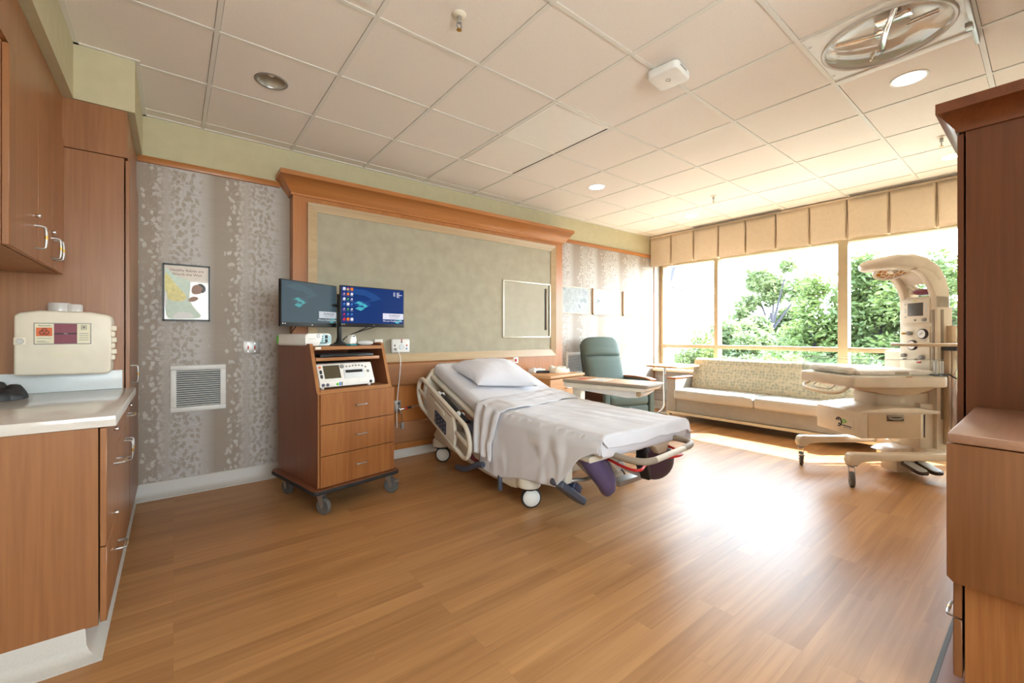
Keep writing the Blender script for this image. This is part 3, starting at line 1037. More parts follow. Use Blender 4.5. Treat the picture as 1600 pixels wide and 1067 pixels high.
def grille(name, label, x0, x1, z0, z1, n, group=None):
    t = thing(name, label, 'vent', ((x0 + x1) / 2, YW, z0))
    f = 0.036
    mb = MB()
    for b_ in ((x0, x1, z1 - f, z1), (x0, x1, z0, z0 + f), (x0, x0 + f, z0 + f, z1 - f), (x1 - f, x1, z0 + f, z1 - f)):
        mb.box(b_[0], b_[1], YW - 0.014, YW, b_[2], b_[3], 0.004)
    mb.build('frame', M['white'], t)
    box(x0 + f, x1 - f, YW - 0.003, YW + 0.004, z0 + f, z1 - f).build('filter', M['filter'], t)
    mb = MB()
    hh = (z1 - z0 - 2 * f)
    for k in range(n):
        z = z0 + f + hh * (k + 0.5) / n
        R_ = Matrix.Translation(((x0 + x1) / 2, YW - 0.009, z)) @ Matrix.Rotation(math.radians(24), 4, 'X')
        mb.box(-(x1 - x0) / 2 + f, (x1 - x0) / 2 - f, -0.0055, 0.0055, -0.0022, 0.0022, M=R_)
    mb.build('louvre_slats', M['white'], t)
    return t
grille('vent', 'white louvred return air grille low beneath the baby poster', -0.018, 0.322, 0.604, 0.948, 17)
grille('vent', 'white louvred air grille on the wall behind the green recliner', 4.09, 4.50, 0.640, 0.940, 15)

t = thing('switch_plate', 'steel double switch plate on the patterned wall near the monitor cart', 'switch', (0.495, YW, 1.02))
box(0.437, 0.553, YW - 0.006, YW, 1.022, 1.128, 0.003).build('plate', M['steel'], t)
for x in (0.472, 0.518):
    r_ = box(x - 0.005, x + 0.005, YW - 0.014, YW - 0.005, 1.062, 1.088, 0.002).build('toggle', M['red'], t)
    mb = MB()
    mb.cyl((x, YW - 0.0085, 1.107), (x, YW - 0.005, 1.107), 0.004, n=10)
    mb.cyl((x, YW - 0.0085, 1.043), (x, YW - 0.005, 1.043), 0.004, n=10)
    mb.build('screw', M['chrome'], t)

for k, (x0, x1, cols, st, lab) in enumerate((
        (4.00, 4.537, [S(70, 78, 80), S(150, 152, 152), S(120, 122, 118), S(172, 172, 170)], (1, 1, 1), 'framed pale swirl print, the first beside the wooden headboard'),
        (4.618, 5.218, [S(104, 104, 114), S(146, 140, 136), S(162, 156, 150), S(84, 90, 94)], (0.6, 1, 2.5), 'framed grey shoreline print, the middle of three on the window end wall'),
        (5.300, 5.898, [S(60, 74, 92), S(160, 162, 166), S(112, 124, 134), S(176, 176, 178)], (1.5, 1, 1.2), 'framed blue grey foliage print hung closest to the window'))):
    t = thing('framed_print', lab, 'picture', ((x0 + x1) / 2, YW, 1.46), group='three framed prints over the recliner')
    mb = MB()
    for b_ in ((x0, x1, 1.812, 1.824), (x0, x1, 1.460, 1.472), (x0, x0 + 0.012, 1.46, 1.824), (x1 - 0.012, x1, 1.46, 1.824)):
        mb.box(b_[0], b_[1], YW - 0.022, YW - 0.001, b_[2], b_[3])
    mb.build('frame', M['wood_light'], t)
    box(x0 + 0.010, x1 - 0.010, YW - 0.019, YW - 0.006, 1.47, 1.814).build('print', picture_mat('print_%s' % 'abc'[k], cols, 3.2, st, 2.2), t)
# ------------------------------------------------------------------ built-in headboard wall panel
HF = 3.90
t = thing('headboard_panel', 'large wooden headboard wall panel with cornice and sage linen inset behind the bed', 'headboard', (2.34, YW, 0))
mb = MB()
mb.box(0.775, 0.90, HF, YW - 0.001, 0.0, 2.36)
mb.box(3.76, 3.908, HF, YW - 0.001, 0.0, 2.36)
mb.box(0.90, 3.76, HF, YW - 0.001, 2.28, 2.36)
mb.box(0.90, 3.76, HF, YW - 0.001, 0.0, 0.93)
mb.build('frame', M['head'], t)
# maple border, mitred
mb = MB()
ox0, ox1, oz0, oz1 = 0.885, 3.776, 0.917, 2.292
ix0, ix1, iz0, iz1 = 0.963, 3.702, 0.996, 2.222
def quad_bar(a, b, c, d):
    # a,b on the outer edge (proud), c,d on the inner edge (set back)
    f0, f1 = HF - 0.022, HF - 0.004
    t_ = bmesh.new()
    A = [t_.verts.new((p[0], f0, p[1])) for p in (a, b)] + [t_.verts.new((p[0], f1, p[1])) for p in (c, d)]
    B = [t_.verts.new((p[0], HF + 0.02, p[1])) for p in (a, b, c, d)]
    t_.faces.new(A)
    t_.faces.new(list(reversed(B)))
    for i in range(4):
        t_.faces.new((A[i], B[i], B[(i + 1) % 4], A[(i + 1) % 4]))
    bmesh.ops.recalc_face_normals(t_, faces=t_.faces[:])
    mb._merge(t_)
quad_bar((ox0, oz1), (ox1, oz1), (ix1, iz1), (ix0, iz1))
quad_bar((ox0, oz0), (ox1, oz0), (ix1, iz0), (ix0, iz0))
quad_bar((ox0, oz0), (ox0, oz1), (ix0, iz1), (ix0, iz0))
quad_bar((ox1, oz0), (ox1, oz1), (ix1, iz1), (ix1, iz0))
mb.build('inset_border', M['trimlite'], t)
LF = HF + 0.004
mb = MB()
ax0, ax1, az0, az1 = 2.955, 3.690, 1.145, 1.803
mb.box(ix0 - 0.01, ax0, LF, LF + 0.03, iz0 - 0.01, iz1 + 0.01)
mb.box(ax1, ix1 + 0.01, LF, LF + 0.03, iz0 - 0.01, iz1 + 0.01)
mb.box(ax0, ax1, LF, LF + 0.03, iz0 - 0.01, az0)
mb.box(ax0, ax1, LF, LF + 0.03, az1, iz1 + 0.01)
mb.build('linen_inset', M['linen'], t)
ad = box(ax0 + 0.014, ax1 - 0.030, LF - 0.004, LF + 0.02, az0 + 0.014, az1 - 0.014).build('access_door', M['door_linen'], t)
mb = MB()
for b_ in ((ax0 - 0.006, ax1 + 0.006, az1 - 0.012, az1 + 0.004), (ax0 - 0.006, ax1 + 0.006, az0 - 0.004, az0 + 0.012), (ax0 - 0.006, ax0 + 0.012, az0, az1), (ax1 - 0.010, ax1 + 0.006, az0, az1)):
    mb.box(b_[0], b_[1], LF - 0.012, LF + 0.02, b_[2], b_[3], 0.002)
mb.build('door_channel', M['chan'], t)
mb = MB()
mb.box(3.612, 3.632, LF - 0.022, LF, 1.235, 1.745, 0.003)
mb.build('handle', M['bedgrey'], ad)
box(3.594, 3.612, LF - 0.005, LF - 0.003, 1.235, 1.745).build('handle_recess', M['lcd'], ad)
# cornice: lip, splay and fascia with returns
prof = [(0.0, 2.335), (0.016, 2.335), (0.016, 2.352), (0.034, 2.370), (0.098, 2.462), (0.110, 2.466), (0.110, 2.502), (0.0, 2.502)]
secs = []
for (px, py, nx, ny) in ((0.775, YW - 0.001, -1, 0), (0.775, HF, -1, -1), (3.908, HF, 1, -1), (3.908, YW - 0.001, 1, 0)):
    secs.append([(px + nx * a, py + ny * a, z) for a, z in prof])
MB().sweep(secs).build('cornice', M['headx'], t)
# bumper rails
mb = MB()
mb.box(0.95, 3.095, HF - 0.042, HF + 0.01, 0.690, 0.906, 0.022, 4)
mb.build('bumper_rail', M['headrail'], t)
mb = MB()
mb.box(0.95, 3.095, HF - 0.042, HF + 0.01, 0.138, 0.342, 0.022, 4)
mb.build('bumper_rail', M['headrail'], t)

t = thing('call_station', 'white nurse call station with sockets on the headboard beside the monitor cart', 'nurse call station', (1.706, HF, 1.07))
fy = LF
box(1.615, 1.797, fy - 0.036, fy, 1.006, 1.135, 0.012, 3).build('housing', M['white'], t)
mb = MB()
mb.lathe([(0, -0.004), (0.026, -0.004), (0.028, 0.0)], (1.715, fy - 0.036, 1.062), 24, 'y')
mb.build('speaker_disc', M['quartzw'], t)
for x, z, m_ in ((1.765, 1.075, 'red'), (1.765, 1.043, 'blue'), (1.645, 1.075, 'darkink'), (1.714, 1.108, 'darkink'), (1.714, 1.127, 'red')):
    MB().lathe([(0, -0.003), (0.007, -0.003), (0.008, 0.0)], (x, fy - 0.036, z), 14, 'y').build('button', M[m_], t)
MB().cyl((1.652, fy - 0.034, 1.040), (1.652, fy - 0.062, 1.040), 0.013, n=16, bev=0.003).build('plug_socket', M['steel'], t)
cb = MB().tube([(1.652, fy - 0.058, 1.038), (1.668, fy - 0.072, 1.01), (1.690, fy - 0.07, 0.95), (1.682, fy - 0.068, 0.80), (1.66, fy - 0.066, 0.62), (1.652, fy - 0.062, 0.48), (1.655, fy - 0.062, 0.30)], 0.0042, 8, smooth=2)
cb.build('cord', M['white'], t)

t = thing('gas_outlet', 'steel wall gas outlet with a hose adaptor on the headboard by the bed rail', 'gas outlet', (1.69, HF, 0.49))
fy = HF
box(1.652, 1.716, fy - 0.010, fy, 0.438, 0.548, 0.003).build('plate', M['steel'], t)
MB().cyl((1.690, fy - 0.008, 0.520), (1.690, fy - 0.022, 0.520), 0.012, n=16, bev=0.003).build('port', M['darkink'], t)
mb = MB()
mb.cyl((1.690, fy - 0.005, 0.470), (1.690, fy - 0.06, 0.470), 0.012, n=16, bev=0.002)
mb.tube([(1.690, fy - 0.055, 0.47), (1.71, fy - 0.065, 0.472), (1.73, fy - 0.066, 0.474)], 0.009, 10)
mb.tube([(1.688, fy - 0.055, 0.468), (1.690, fy - 0.06, 0.44), (1.700, fy - 0.06, 0.425)], 0.008, 10)
mb.build('chrome_fitting', M['chrome'], t)
MB().cyl((1.73, fy - 0.066, 0.474), (1.755, fy - 0.067, 0.477), 0.0125, n=16, bev=0.002).build('red_collar', M['red'], t)
MB().cyl((1.755, fy - 0.067, 0.477), (1.795, fy - 0.069, 0.482), 0.011, n=16, bev=0.002).build('black_grip', M['black'], t)
MB().cyl((1.795, fy - 0.069, 0.482), (1.93, fy - 0.078, 0.497), 0.0055, n=12).build('steel_tube', M['steel'], t)
MB().tube([(1.70, fy - 0.06, 0.43), (1.705, fy - 0.061, 0.39), (1.706, fy - 0.062, 0.345)], 0.0025, 6).build('hang_wire', M['black'], t)
box(1.694, 1.720, fy - 0.070, fy - 0.052, 0.283, 0.345, 0.005).build('hanging_tag', M['greyink'], t)

t = thing('wall_socket', 'white socket plate with a red insert beside the pillow', 'socket', (3.20, HF, 0.87))
box(3.10, 3.175, fy - 0.007, fy, 0.845, 0.915, 0.003).build('plate', M['white'], t)
box(3.124, 3.152, fy - 0.012, fy - 0.006, 0.862, 0.896, 0.003).build('red_insert', M['red'], t)
t = thing('wall_socket', 'small white data socket on the linen inset over the cart top', 'socket', (1.5, LF, 1.1))
box(1.462, 1.540, LF - 0.007, LF, 1.058, 1.135, 0.003).build('plate', M['white'], t)
box(1.474, 1.528, LF - 0.010, LF - 0.006, 1.085, 1.112, 0.002).build('insert', M['trimlite'], t)

# ------------------------------------------------------------------ monitor cart
CR = math.radians(11.0)
CO = Vector((0.736, 2.967, 0))
t = thing('monitor_cart', 'wheeled oak fetal monitoring cart with three drawers and open shelves', 'cart', CO, CR)
LW, LD = 0.56, 0.63
def L(mb, name, mat, parent=None, **k):
    return mb.build(name, M[mat], parent or t, local=True, **k)
# base with black edge
def rrect(x0, x1, y0, y1, r, n=6):
    P = []
    for cx, cy, a0 in ((x1 - r, y1 - r, 0), (x0 + r, y1 - r, 90), (x0 + r, y0 + r, 180), (x1 - r, y0 + r, 270)):
        for k in range(n + 1):
            a = math.radians(a0 + 90.0 * k / n)
            P.append((cx + r * math.cos(a), cy + r * math.sin(a)))
    return P
L(MB().prism(rrect(-0.042, LW + 0.036, -0.046, LD + 0.035, 0.035), 'xy', 0.146, 0.1745), 'base_plate', 'oakside')
mb = MB().prism(rrect(-0.046, LW + 0.040, -0.050, LD + 0.039, 0.039), 'xy', 0.143, 0.171, 0.008, 3)
L(mb, 'edge_bumper', 'rubber')
side = [(0.0, 0.176), (LD, 0.176), (LD, 1.116), (0.125, 1.116), (0.118, 1.112), (0.014, 0.80), (0.0, 0.79)]
for x0 in (0.0, LW - 0.022):
    pnl = L(MB().prism(side, 'yz', x0, x0 + 0.022), 'side_panel', 'oakside')
    edge = [(-0.0015, 0.176), (0.0015, 0.176), (0.0015, 0.79), (0.0155, 0.80), (0.1195, 1.112), (0.1265, 1.1145), (LD, 1.1145), (LD, 1.1175), (0.125, 1.1175), (0.117, 1.114), (0.0125, 0.801), (-0.0015, 0.791)]
    L(MB().prism(edge, 'yz', x0 - 0.0003, x0 + 0.0223), 'edge_banding', 'oakx', pnl)
L(box(0.022, LW - 0.022, LD - 0.018, LD, 0.176, 1.095), 'back_panel', 'oakside')
L(box(0.022, LW - 0.022, 0.004, LD - 0.018, 0.786, 0.812), 'shelf', 'oakx')
L(box(0.022, LW - 0.022, 0.095, LD - 0.018, 1.074, 1.097), 'shelf', 'oakx')
kb = L(box(0.024, LW - 0.060, 0.075, LD - 0.05, 1.000, 1.022, 0.002), 'pull_out_shelf', 'oakx')
L(box(0.022, LW - 0.022, 0.02, LD - 0.018, 0.176, 0.19), 'shelf', 'oakside')
for k in range(3):
    z0, z1 = 0.178 + 0.2045 * k, 0.178 + 0.2045 * k + 0.2005
    d = L(box(0.010, LW + 0.004, -0.020, -0.001, z0, z1, 0.0015, 1), 'drawer', 'oak')
    zc = (z0 + z1) / 2 + 0.008
    L(MB().tube([(0.255, -0.018, zc), (0.257, -0.036, zc), (0.265, -0.042, zc), (0.325, -0.042, zc), (0.333, -0.036, zc), (0.335, -0.018, zc)], 0.0042, 8, smooth=1), 'handle', 'steel', d)
    L(box(0.03, LW - 0.03, 0.0, LD - 0.03, z0 + 0.01, z1 - 0.02), 'drawer_box', 'oakside', d)
L(box(0.030, 0.066, 0.093, 0.0955, 1.079, 1.094), 'asset_label', 'white')
def caster(parent, x, y, ang, R=0.055, brake=False, top=0.146, mbuild=None, wheelmat='greyrub'):
    b = mbuild or (lambda mb, n, m, p: mb.build(n, M[m], p, local=True))
    c, s = math.cos(ang), math.sin(ang)
    T = Matrix.Translation((x, y, 0)) @ Matrix.Rotation(ang, 4, 'Z')
    mb = MB()
    mb.box(-0.032, 0.032, -0.032, 0.032, top - 0.006, top + 0.001, M=T)
    mb.cyl((0, 0, top - 0.022), (0, 0, top - 0.004), 0.021, n=18, M=T)
    for q in (-1, 1):
        mb.prism([(-0.020, top - 0.018), (0.024, top - 0.018), (0.040, R + 0.005), (0.030, R - 0.014), (0.016, R - 0.012)], 'xz', q * 0.018 - 0.0015, q * 0.018 + 0.0015, M=T)
    cst = b(mb, 'caster', 'steel', parent)
    wh = MB().lathe([(0, -0.011), (R * 0.55, -0.011), (R * 0.7, -0.014), (R * 0.93, -0.013), (R, -0.007), (R, 0.007), (R * 0.93, 0.013), (R * 0.7, 0.014), (R * 0.55, 0.011), (0, 0.011)], (0.024, 0, R), 28, 'y', M=T)
    b(wh, 'wheel', wheelmat, cst)
    b(MB().cyl((0.024, -0.019, R), (0.024, 0.019, R), 0.010, n=14, bev=0.002, M=T), 'hub', 'chrome', cst)
    if brake:
        b(MB().box(0.045, 0.083, -0.020, 0.020, R + 0.030, R + 0.042, 0.003, M=T @ Matrix.Translation((0, 0, 0.0))), 'brake_lever', 'steel', cst)
    return cst
caster(t, 0.03, 0.02, math.radians(-70))
caster(t, LW - 0.02, 0.02, math.radians(-60), brake=True)
caster(t, 0.03, LD - 0.05, math.radians(-80))
caster(t, LW - 0.02, LD - 0.05, math.radians(20))

CM = Matrix.Translation(CO) @ Matrix.Rotation(CR, 4, 'Z')
def cpos(x, y, z): return CM @ Vector((x, y, z))
# keyboard in the slot
k = thing('keyboard', 'black keyboard on the pull-out shelf of the cart', 'keyboard', cpos(0.06, 0.09, 1.0225), CR)
box(0, 0.40, 0.0, 0.13, 0.0, 0.018, 0.004).build('case', M['black'], k, local=True)
mb = MB()
for r in range(5):
    for c in range(17):
        mb.box(0.010 + c * 0.0225, 0.029 + c * 0.0225, 0.010 + r * 0.0225, 0.029 + r * 0.0225, 0.017, 0.022)
mb.build('keys', M['rubber'], k, local=True)

# fetal monitor
fm = thing('fetal_monitor', 'white fetal monitor with dark screen and paper slot inside the cart', 'medical monitor', cpos(0.032, 0.035, 0.8125), CR)
def F(mb, name, mat, parent=None, **kk):
    return mb.build(name, M[mat], parent or fm, local=True, **kk)
W_ = 0.405
F(MB().prism([(0.0, 0.012), (0.34, 0.012), (0.34, 0.165), (0.055, 0.165), (0.006, 0.052), (0.0, 0.045)], 'yz', 0.0, W_, 0.006, 2), 'case', 'white')
mb = MB()
for x in (0.03, W_ - 0.03):
    for y in (0.03, 0.30):
        mb.cyl((x, y, 0.0), (x, y, 0.014), 0.011, n=12)
F(mb, 'foot', 'white')
sl_ = math.atan2(0.113, 0.049)
TF = Matrix.Translation((0, 0.006, 0.052)) @ Matrix.Rotation(sl_, 4, 'X')    # local xy on the sloped face
def on(mbx0, mbx1, y0, y1, th=0.002, bev=0.0):
    return MB().box(mbx0, mbx1, y0, y1, -0.001, th, bev, M=TF)
F(on(0.040, 0.155, 0.018, 0.112, 0.0016), 'screen', 'lcd')
F(on(0.180, 0.335, 0.012, 0.080, 0.004, 0.003), 'paper_door', 'quartzw')
F(on(0.192, 0.320, 0.050, 0.070, 0.0052), 'paper_slot', 'black')
mb = MB().lathe([(0, 0.0), (0.015, 0.0), (0.013, 0.008), (0, 0.009)], (0, 0, 0), 20, M=TF @ Matrix.Translation((0.175, 0.100, 0)))
F(mb, 'knob', 'greyink')
for i in range(7):
    F(MB().lathe([(0, 0.004), (0.006, 0.004), (0.007, 0)], (0, 0, 0), 12, M=TF @ Matrix.Translation((0.208 + 0.024 * i, 0.098 + (0.004 if i in (2, 3, 4) else 0) - (0.010 if i == 6 else 0), 0))), 'button', 'greyink')
F(MB().lathe([(0, 0.005), (0.008, 0.005), (0.009, 0)], (0, 0, 0), 14, M=TF @ Matrix.Translation((0.018, 0.100, 0))), 'power_button', 'orange')
for y in (0.072, 0.062, 0.040, 0.030):
    F(MB().lathe([(0, 0.004), (0.008, 0.004), (0.009, 0)], (0, 0, 0), 12, M=TF @ Matrix.Translation((0.020, y, 0))), 'button', 'darkink')
F(MB().lathe([(0, 0.006), (0.008, 0.006), (0.011, 0)], (0, 0, 0), 16, M=TF @ Matrix.Translation((0.366, 0.056, 0))), 'button', 'greyink')
for x, m_, r in ((0.022, 'slate', 0.011), (0.052, 'slate', 0.011), (0.120, 'green', 0.009), (0.372, 'darkink', 0.011)):
    F(MB().cyl((x, 0.004, 0.029), (x, -0.004, 0.029), r, n=16, bev=0.001), 'port', m_)
F(box(0.134, 0.144, -0.003, 0.004, 0.018, 0.042), 'port', 'blue')
F(box(0.150, 0.156, -0.003, 0.004, 0.018, 0.042), 'port', 'darkink')

# amplifier box
a_ = thing('signal_unit', 'long white medical unit with a pale blue front on top of the cart', 'medical device', (0.788, 3.164, 1.0975), math.radians(20))
def A(mb, name, mat, parent=None, **kk):
    return mb.build(name, M[mat], parent or a_, local=True, **kk)
A(box(-0.098, 0.098, 0.004, 0.345, 0.004, 0.086, 0.020, 4), 'case', 'white')
A(MB().prism(rrect(-0.1, 0.1, 0.003, 0.090, 0.026), 'xz', -0.008, 0.014, 0.006, 2), 'front_bezel', 'white')
A(MB().prism([(0.0, 0.006), (0.094, 0.022), (0.094, 0.074), (0.036, 0.086), (0.026, 0.06)], 'xz', -0.0095, -0.006), 'control_panel', 'paleblue')
for x, z in ((0.048, 0.066), (0.048, 0.038)):
    A(box(x, x + 0.020, -0.012, -0.008, z - 0.011, z + 0.011, 0.002), 'rocker_switch', 'black')
for z in (0.07, 0.054, 0.038):
    A(MB().lathe([(0, -0.002), (0.0035, -0.002), (0.004, 0)], (0.026, -0.0095, z), 10, 'y'), 'indicator', 'darkink')
A(MB().lathe([(0.0085, -0.0008), (0.0115, -0.0008), (0.012, 0)], (-0.004, -0.0082, 0.072), 18, 'y'), 'round_badge', 'slate')
A(box(-0.075, -0.022, -0.0088, -0.0075, 0.052, 0.0535), 'fine_print', 'darkink')
A(box(0.01, 0.06, -0.0102, -0.0090, 0.020, 0.026), 'model_print', 'darkink')
A(box(-0.0985, 0.0985, 0.315, 0.338, 0.02, 0.075), 'green_band', 'green')

# scanner in its cradle
s_ = thing('scanner', 'white handheld scanner standing in a teal footed cradle on the cart', 'scanner', (1.030, 3.205, 1.0975), math.radians(25))
def C(mb, name, mat, parent=None):
    return mb.build(name, M[mat], parent or s_, local=True)
M['tealp'] = plain('teal_plastic', S(40, 140, 150), 0.4)
C(box(-0.033, 0.033, -0.024, 0.024, 0.0, 0.012, 0.004), 'cradle_foot', 'tealp')
C(MB().prism([(-0.032, 0.012), (0.032, 0.012), (0.030, 0.050), (0.022, 0.072), (0.010, 0.082), (-0.010, 0.082), (-0.022, 0.072), (-0.030, 0.050)], 'xz', -0.022, 0.022, 0.008, 3), 'cradle', 'white')
C(MB().prism([(-0.012, 0.066), (0.012, 0.066), (0.009, 0.074), (-0.009, 0.074)], 'xz', -0.0225, -0.02), 'window', 'darkink')
m_ = thing('mouse', 'pale grey rounded mouse lying beside the scanner', 'mouse', (1.125, 3.190, 1.0975), math.radians(60))
MB().ell((0, 0, 0.012), 0.030, 0.058, 0.020, 24).build('shell', M['quartzw'], m_, local=True)
m_.location.z += 0.008

# dual monitors on one stand
st = thing('monitor_stand', 'black dual screen pole stand on top of the cart', 'stand', (1.03, 3.50, 1.0975), CR)
def D(mb, name, mat, parent=None):
    return mb.build(name, M[mat], parent or st, local=True)
D(box(-0.14, 0.14, -0.16, 0.05, 0.0, 0.008, 0.003), 'base_plate', 'black')
D(MB().cyl((0, 0, 0.008), (0, 0, 0.40), 0.019, n=20, bev=0.002), 'pole', 'black')
D(MB().lathe([(0.045, 0), (0.045, 0.010), (0.028, 0.018), (0.02, 0.05)], (0, 0, 0.006), 24), 'collar', 'black')
D(MB().tube([(-0.24, -0.02, 0.31), (0.0, 0.02, 0.31), (0.26, 0.0, 0.31)], 0.014, 10), 'cross_arm', 'black')

def monitor(label, left, right, z0, z1, screen_mat, bz=0.030):
    l, r = Vector(left), Vector(right)
    d = (r - l)
    Wm, ang = d.length, math.atan2(d.y, d.x)
    Hm = z1 - z0
    t = thing('monitor', label, 'monitor', (l.x, l.y, z0), ang)
    def B(mb, name, mat, parent=None):
        return mb.build(name, mat, parent or t, local=True)
    B(box(0, Wm, 0.0, 0.022, 0, Hm, 0.003), 'housing', M['black'])
    B(box(Wm * 0.3, Wm * 0.7, 0.02, 0.045, Hm * 0.25, Hm * 0.75, 0.01), 'rear_cover', M['black'])
    sc = B(box(0.007, Wm - 0.007, -0.0012, 0.001, bz, Hm - 0.007), 'screen', screen_mat)
    return t, sc, Wm, Hm, ang, Vector((l.x, l.y, z0))
def wave_mark(t, sc, ox, oz, s, mat, y=-0.0022):
    """two stacked swooping ribbons"""
    def ribbon(x0, z0, flip):
        top = [(x0 + s * 0.9 * u, z0 + s * (0.20 * math.sin(2 * PI * u + (PI if flip else 0)) * 0.5 + 0.10)) for u in [i / 14 for i in range(15)]]
        bot = [(x + (-0.16 if not flip else 0.16) * s * 0.6, z - s * 0.20) for x, z in reversed(top)]
        return top + bot
    mb = MB()
    mb.prism([(ox + a, oz + b) for a, b in [(0, .50 * s), (.30 * s, .66 * s), (.62 * s, .58 * s), (.55 * s, .50 * s), (.32 * s, .46 * s), (.16 * s, .52 * s)]], 'xz', y, y + 0.0008)
    mb.prism([(ox + a, oz + b) for a, b in [(.28 * s, .40 * s), (.5 * s, .50 * s), (.74 * s, .52 * s), (1.0 * s, .34 * s), (.78 * s, .22 * s), (.62 * s, .20 * s), (.70 * s, .32 * s), (.55 * s, .40 * s), (.42 * s, .36 * s)]], 'xz', y, y + 0.0008)
    mb.prism([(ox + a, oz + b) for a, b in [(.06 * s, .14 * s), (.32 * s, .28 * s), (.60 * s, .24 * s), (.72 * s, .14 * s), (.46 * s, 0.0), (.24 * s, .08 * s)]], 'xz', y, y + 0.0008)
    return mb.build('wave_mark', mat, sc, local=True)
def faint_swoop(sc, Wm, Hm, mat):
    mb = MB()
    y = -0.0017
    mb.prism([(Wm * a, Hm * b) for a, b in ((.08, .86), (.22, .93), (.36, .92), (.50, .84), (.62, .72), (.50, .66), (.38, .62), (.46, .70), (.36, .78), (.2, .80))], 'xz', y, y + 0.0004)
    mb.prism([(Wm * a, Hm * b) for a, b in ((.16, .60), (.28, .66), (.40, .62), (.46, .54), (.34, .48), (.24, .50))], 'xz', y, y + 0.0004)
    mb.build('faint_swoop', mat, sc, local=True)
def logo_card(sc, Wm, Hm, ang, org, glow, x0, x1, z0, z1):
    def W3(x, y, z): return org + Matrix.Rotation(ang, 3, 'Z') @ Vector((x, y, z))
    card = box(x0, x1, -0.0026, -0.001, z0, z1).build('logo_card', glow, sc, local=True)
    hh = z1 - z0
    text('RIVERSIDE', hh * 0.50, M['darkink'], sc, W3(x0 + (x1 - x0) * 0.56, -0.0029, z0 + hh * 0.62), face(ang), 'lettering', 0.0002, sx=0.9)
    text('HEALTHCARE', hh * 0.26, M['slate'], sc, W3(x0 + (x1 - x0) * 0.55, -0.0029, z0 + hh * 0.25), face(ang), 'lettering', 0.0002)
    text('We are OneRiverside.', hh * 0.42, glow, sc, W3((x0 + x1) / 2 - 0.004, -0.0029, z0 - hh * 0.30), face(ang), 'lettering', 0.0002, sx=0.98)
glow_w = emit('screen_white', S(226, 226, 240), 0.44)
glow_w2 = emit('screen_white_dim', S(210, 216, 224), 0.36)
glow_b = emit('screen_blue', S(0, 50, 122), 0.35)
glow_g = emit('screen_glare_grey', S(80, 100, 110), 0.26)  # glare on the turned screen is put into this grey blue
cy = emit('screen_cyan', S(80, 200, 216), 0.32)
cy2 = emit('screen_cyan_dim', S(96, 186, 190), 0.28)
fs1 = emit('screen_swoop_blue', S(20, 76, 146), 0.35)
fs2 = emit('screen_swoop_glare', S(88, 112, 122), 0.26)  # swoop tint carries the same painted glare
tm, sc, Wm, Hm, ang, org = monitor('black edged monitor with a desktop painted glare-washed grey blue, turned toward the bed', (0.572, 3.256), (1.012, 3.512), 1.236, 1.562, glow_g)
faint_swoop(sc, Wm, Hm, fs2)
wave_mark(tm, sc, Wm * 0.20, Hm * 0.42, 0.105, cy2)
logo_card(sc, Wm, Hm, ang, org, glow_w2, Wm * 0.65, Wm * 0.985, 0.068, 0.118)
wave_mark(tm, sc, Wm * 0.84, 0.030, 0.07, cy2, -0.002)
mb = MB()
for x in (0.012, 0.03):
    mb.box(x, x + 0.007, -0.0022, -0.001, 0.018, 0.024)
mb.box(Wm * 0.52, Wm * 0.53, -0.0022, -0.001, 0.010, 0.018)
mb.build('status_mark', M['white'], sc, local=True)
tm, sc, Wm, Hm, ang, org = monitor('black edged monitor with a bright navy desktop of icons', (1.026, 3.462), (1.586, 3.530), 1.240, 1.568, glow_b)
faint_swoop(sc, Wm, Hm, fs1)
wave_mark(tm, sc, Wm * 0.20, Hm * 0.40, 0.115, cy)
logo_card(sc, Wm, Hm, ang, org, glow_w, Wm * 0.64, Wm * 0.985, 0.068, 0.118)
wave_mark(tm, sc, Wm * 0.82, 0.032, 0.08, cy, -0.002)
icol = {'p': emit('icon_pink', S(220, 170, 200), 0.38), 'o': emit('icon_orange', S(240, 130, 40), 0.38), 'w': glow_w, 'r': emit('icon_red', S(220, 40, 50), 0.38), 'g': emit('icon_green', S(110, 190, 70), 0.38), 'y': emit('icon_yellow', S(240, 200, 60), 0.38), 'b': emit('icon_blue', S(90, 150, 230), 0.38)}
rows_ = ['wyo', 'poW', 'Wgw', 'bwb', 'pgw', 'rbb', 'Row']
for r, row in enumerate(rows_):
    for c, ch in enumerate(row):
        x, z = 0.030 + c * 0.031, Hm - 0.026 - r * 0.040
        big = ch in 'yoWR' or (r == 0) or (r == 3 and c == 1) or (r == 6)
        s = 0.0105 if big else 0.0060
        if ch in 'yWR' or (ch == 'o' and r == 1):
            mb = MB().lathe([(0, -0.0008), (s, -0.0008), (s, 0)], (x, -0.0015, z), 16, 'y')
        else:
            mb = MB().box(x - s, x + s, -0.0024, -0.001, z - s, z + s)
        mb.box(x - 0.009, x + 0.009, -0.0020, -0.001, z - 0.0165, z - 0.0150)
        mb.box(x - 0.013, x - 0.009, -0.0026, -0.001, z - 0.010, z - 0.006)
        ic = mb.build('desktop_icon', icol.get(ch.lower(), glow_w), sc, local=True)
        if ch == 'y':
            MB().lathe([(0, -0.0006), (s * 0.5, -0.0006), (s * 0.5, 0)], (x, -0.0023, z), 14, 'y').build('icon_dot', icol['b'], sc, local=True)
            MB().prism([(x - s, z + 0.003), (x + s, z + 0.003), (x + s * 0.6, z + s), (x - s * 0.6, z + s)], 'xz', -0.0027, -0.0023).build('icon_cap', icol['r'], sc, local=True)
mb = MB()
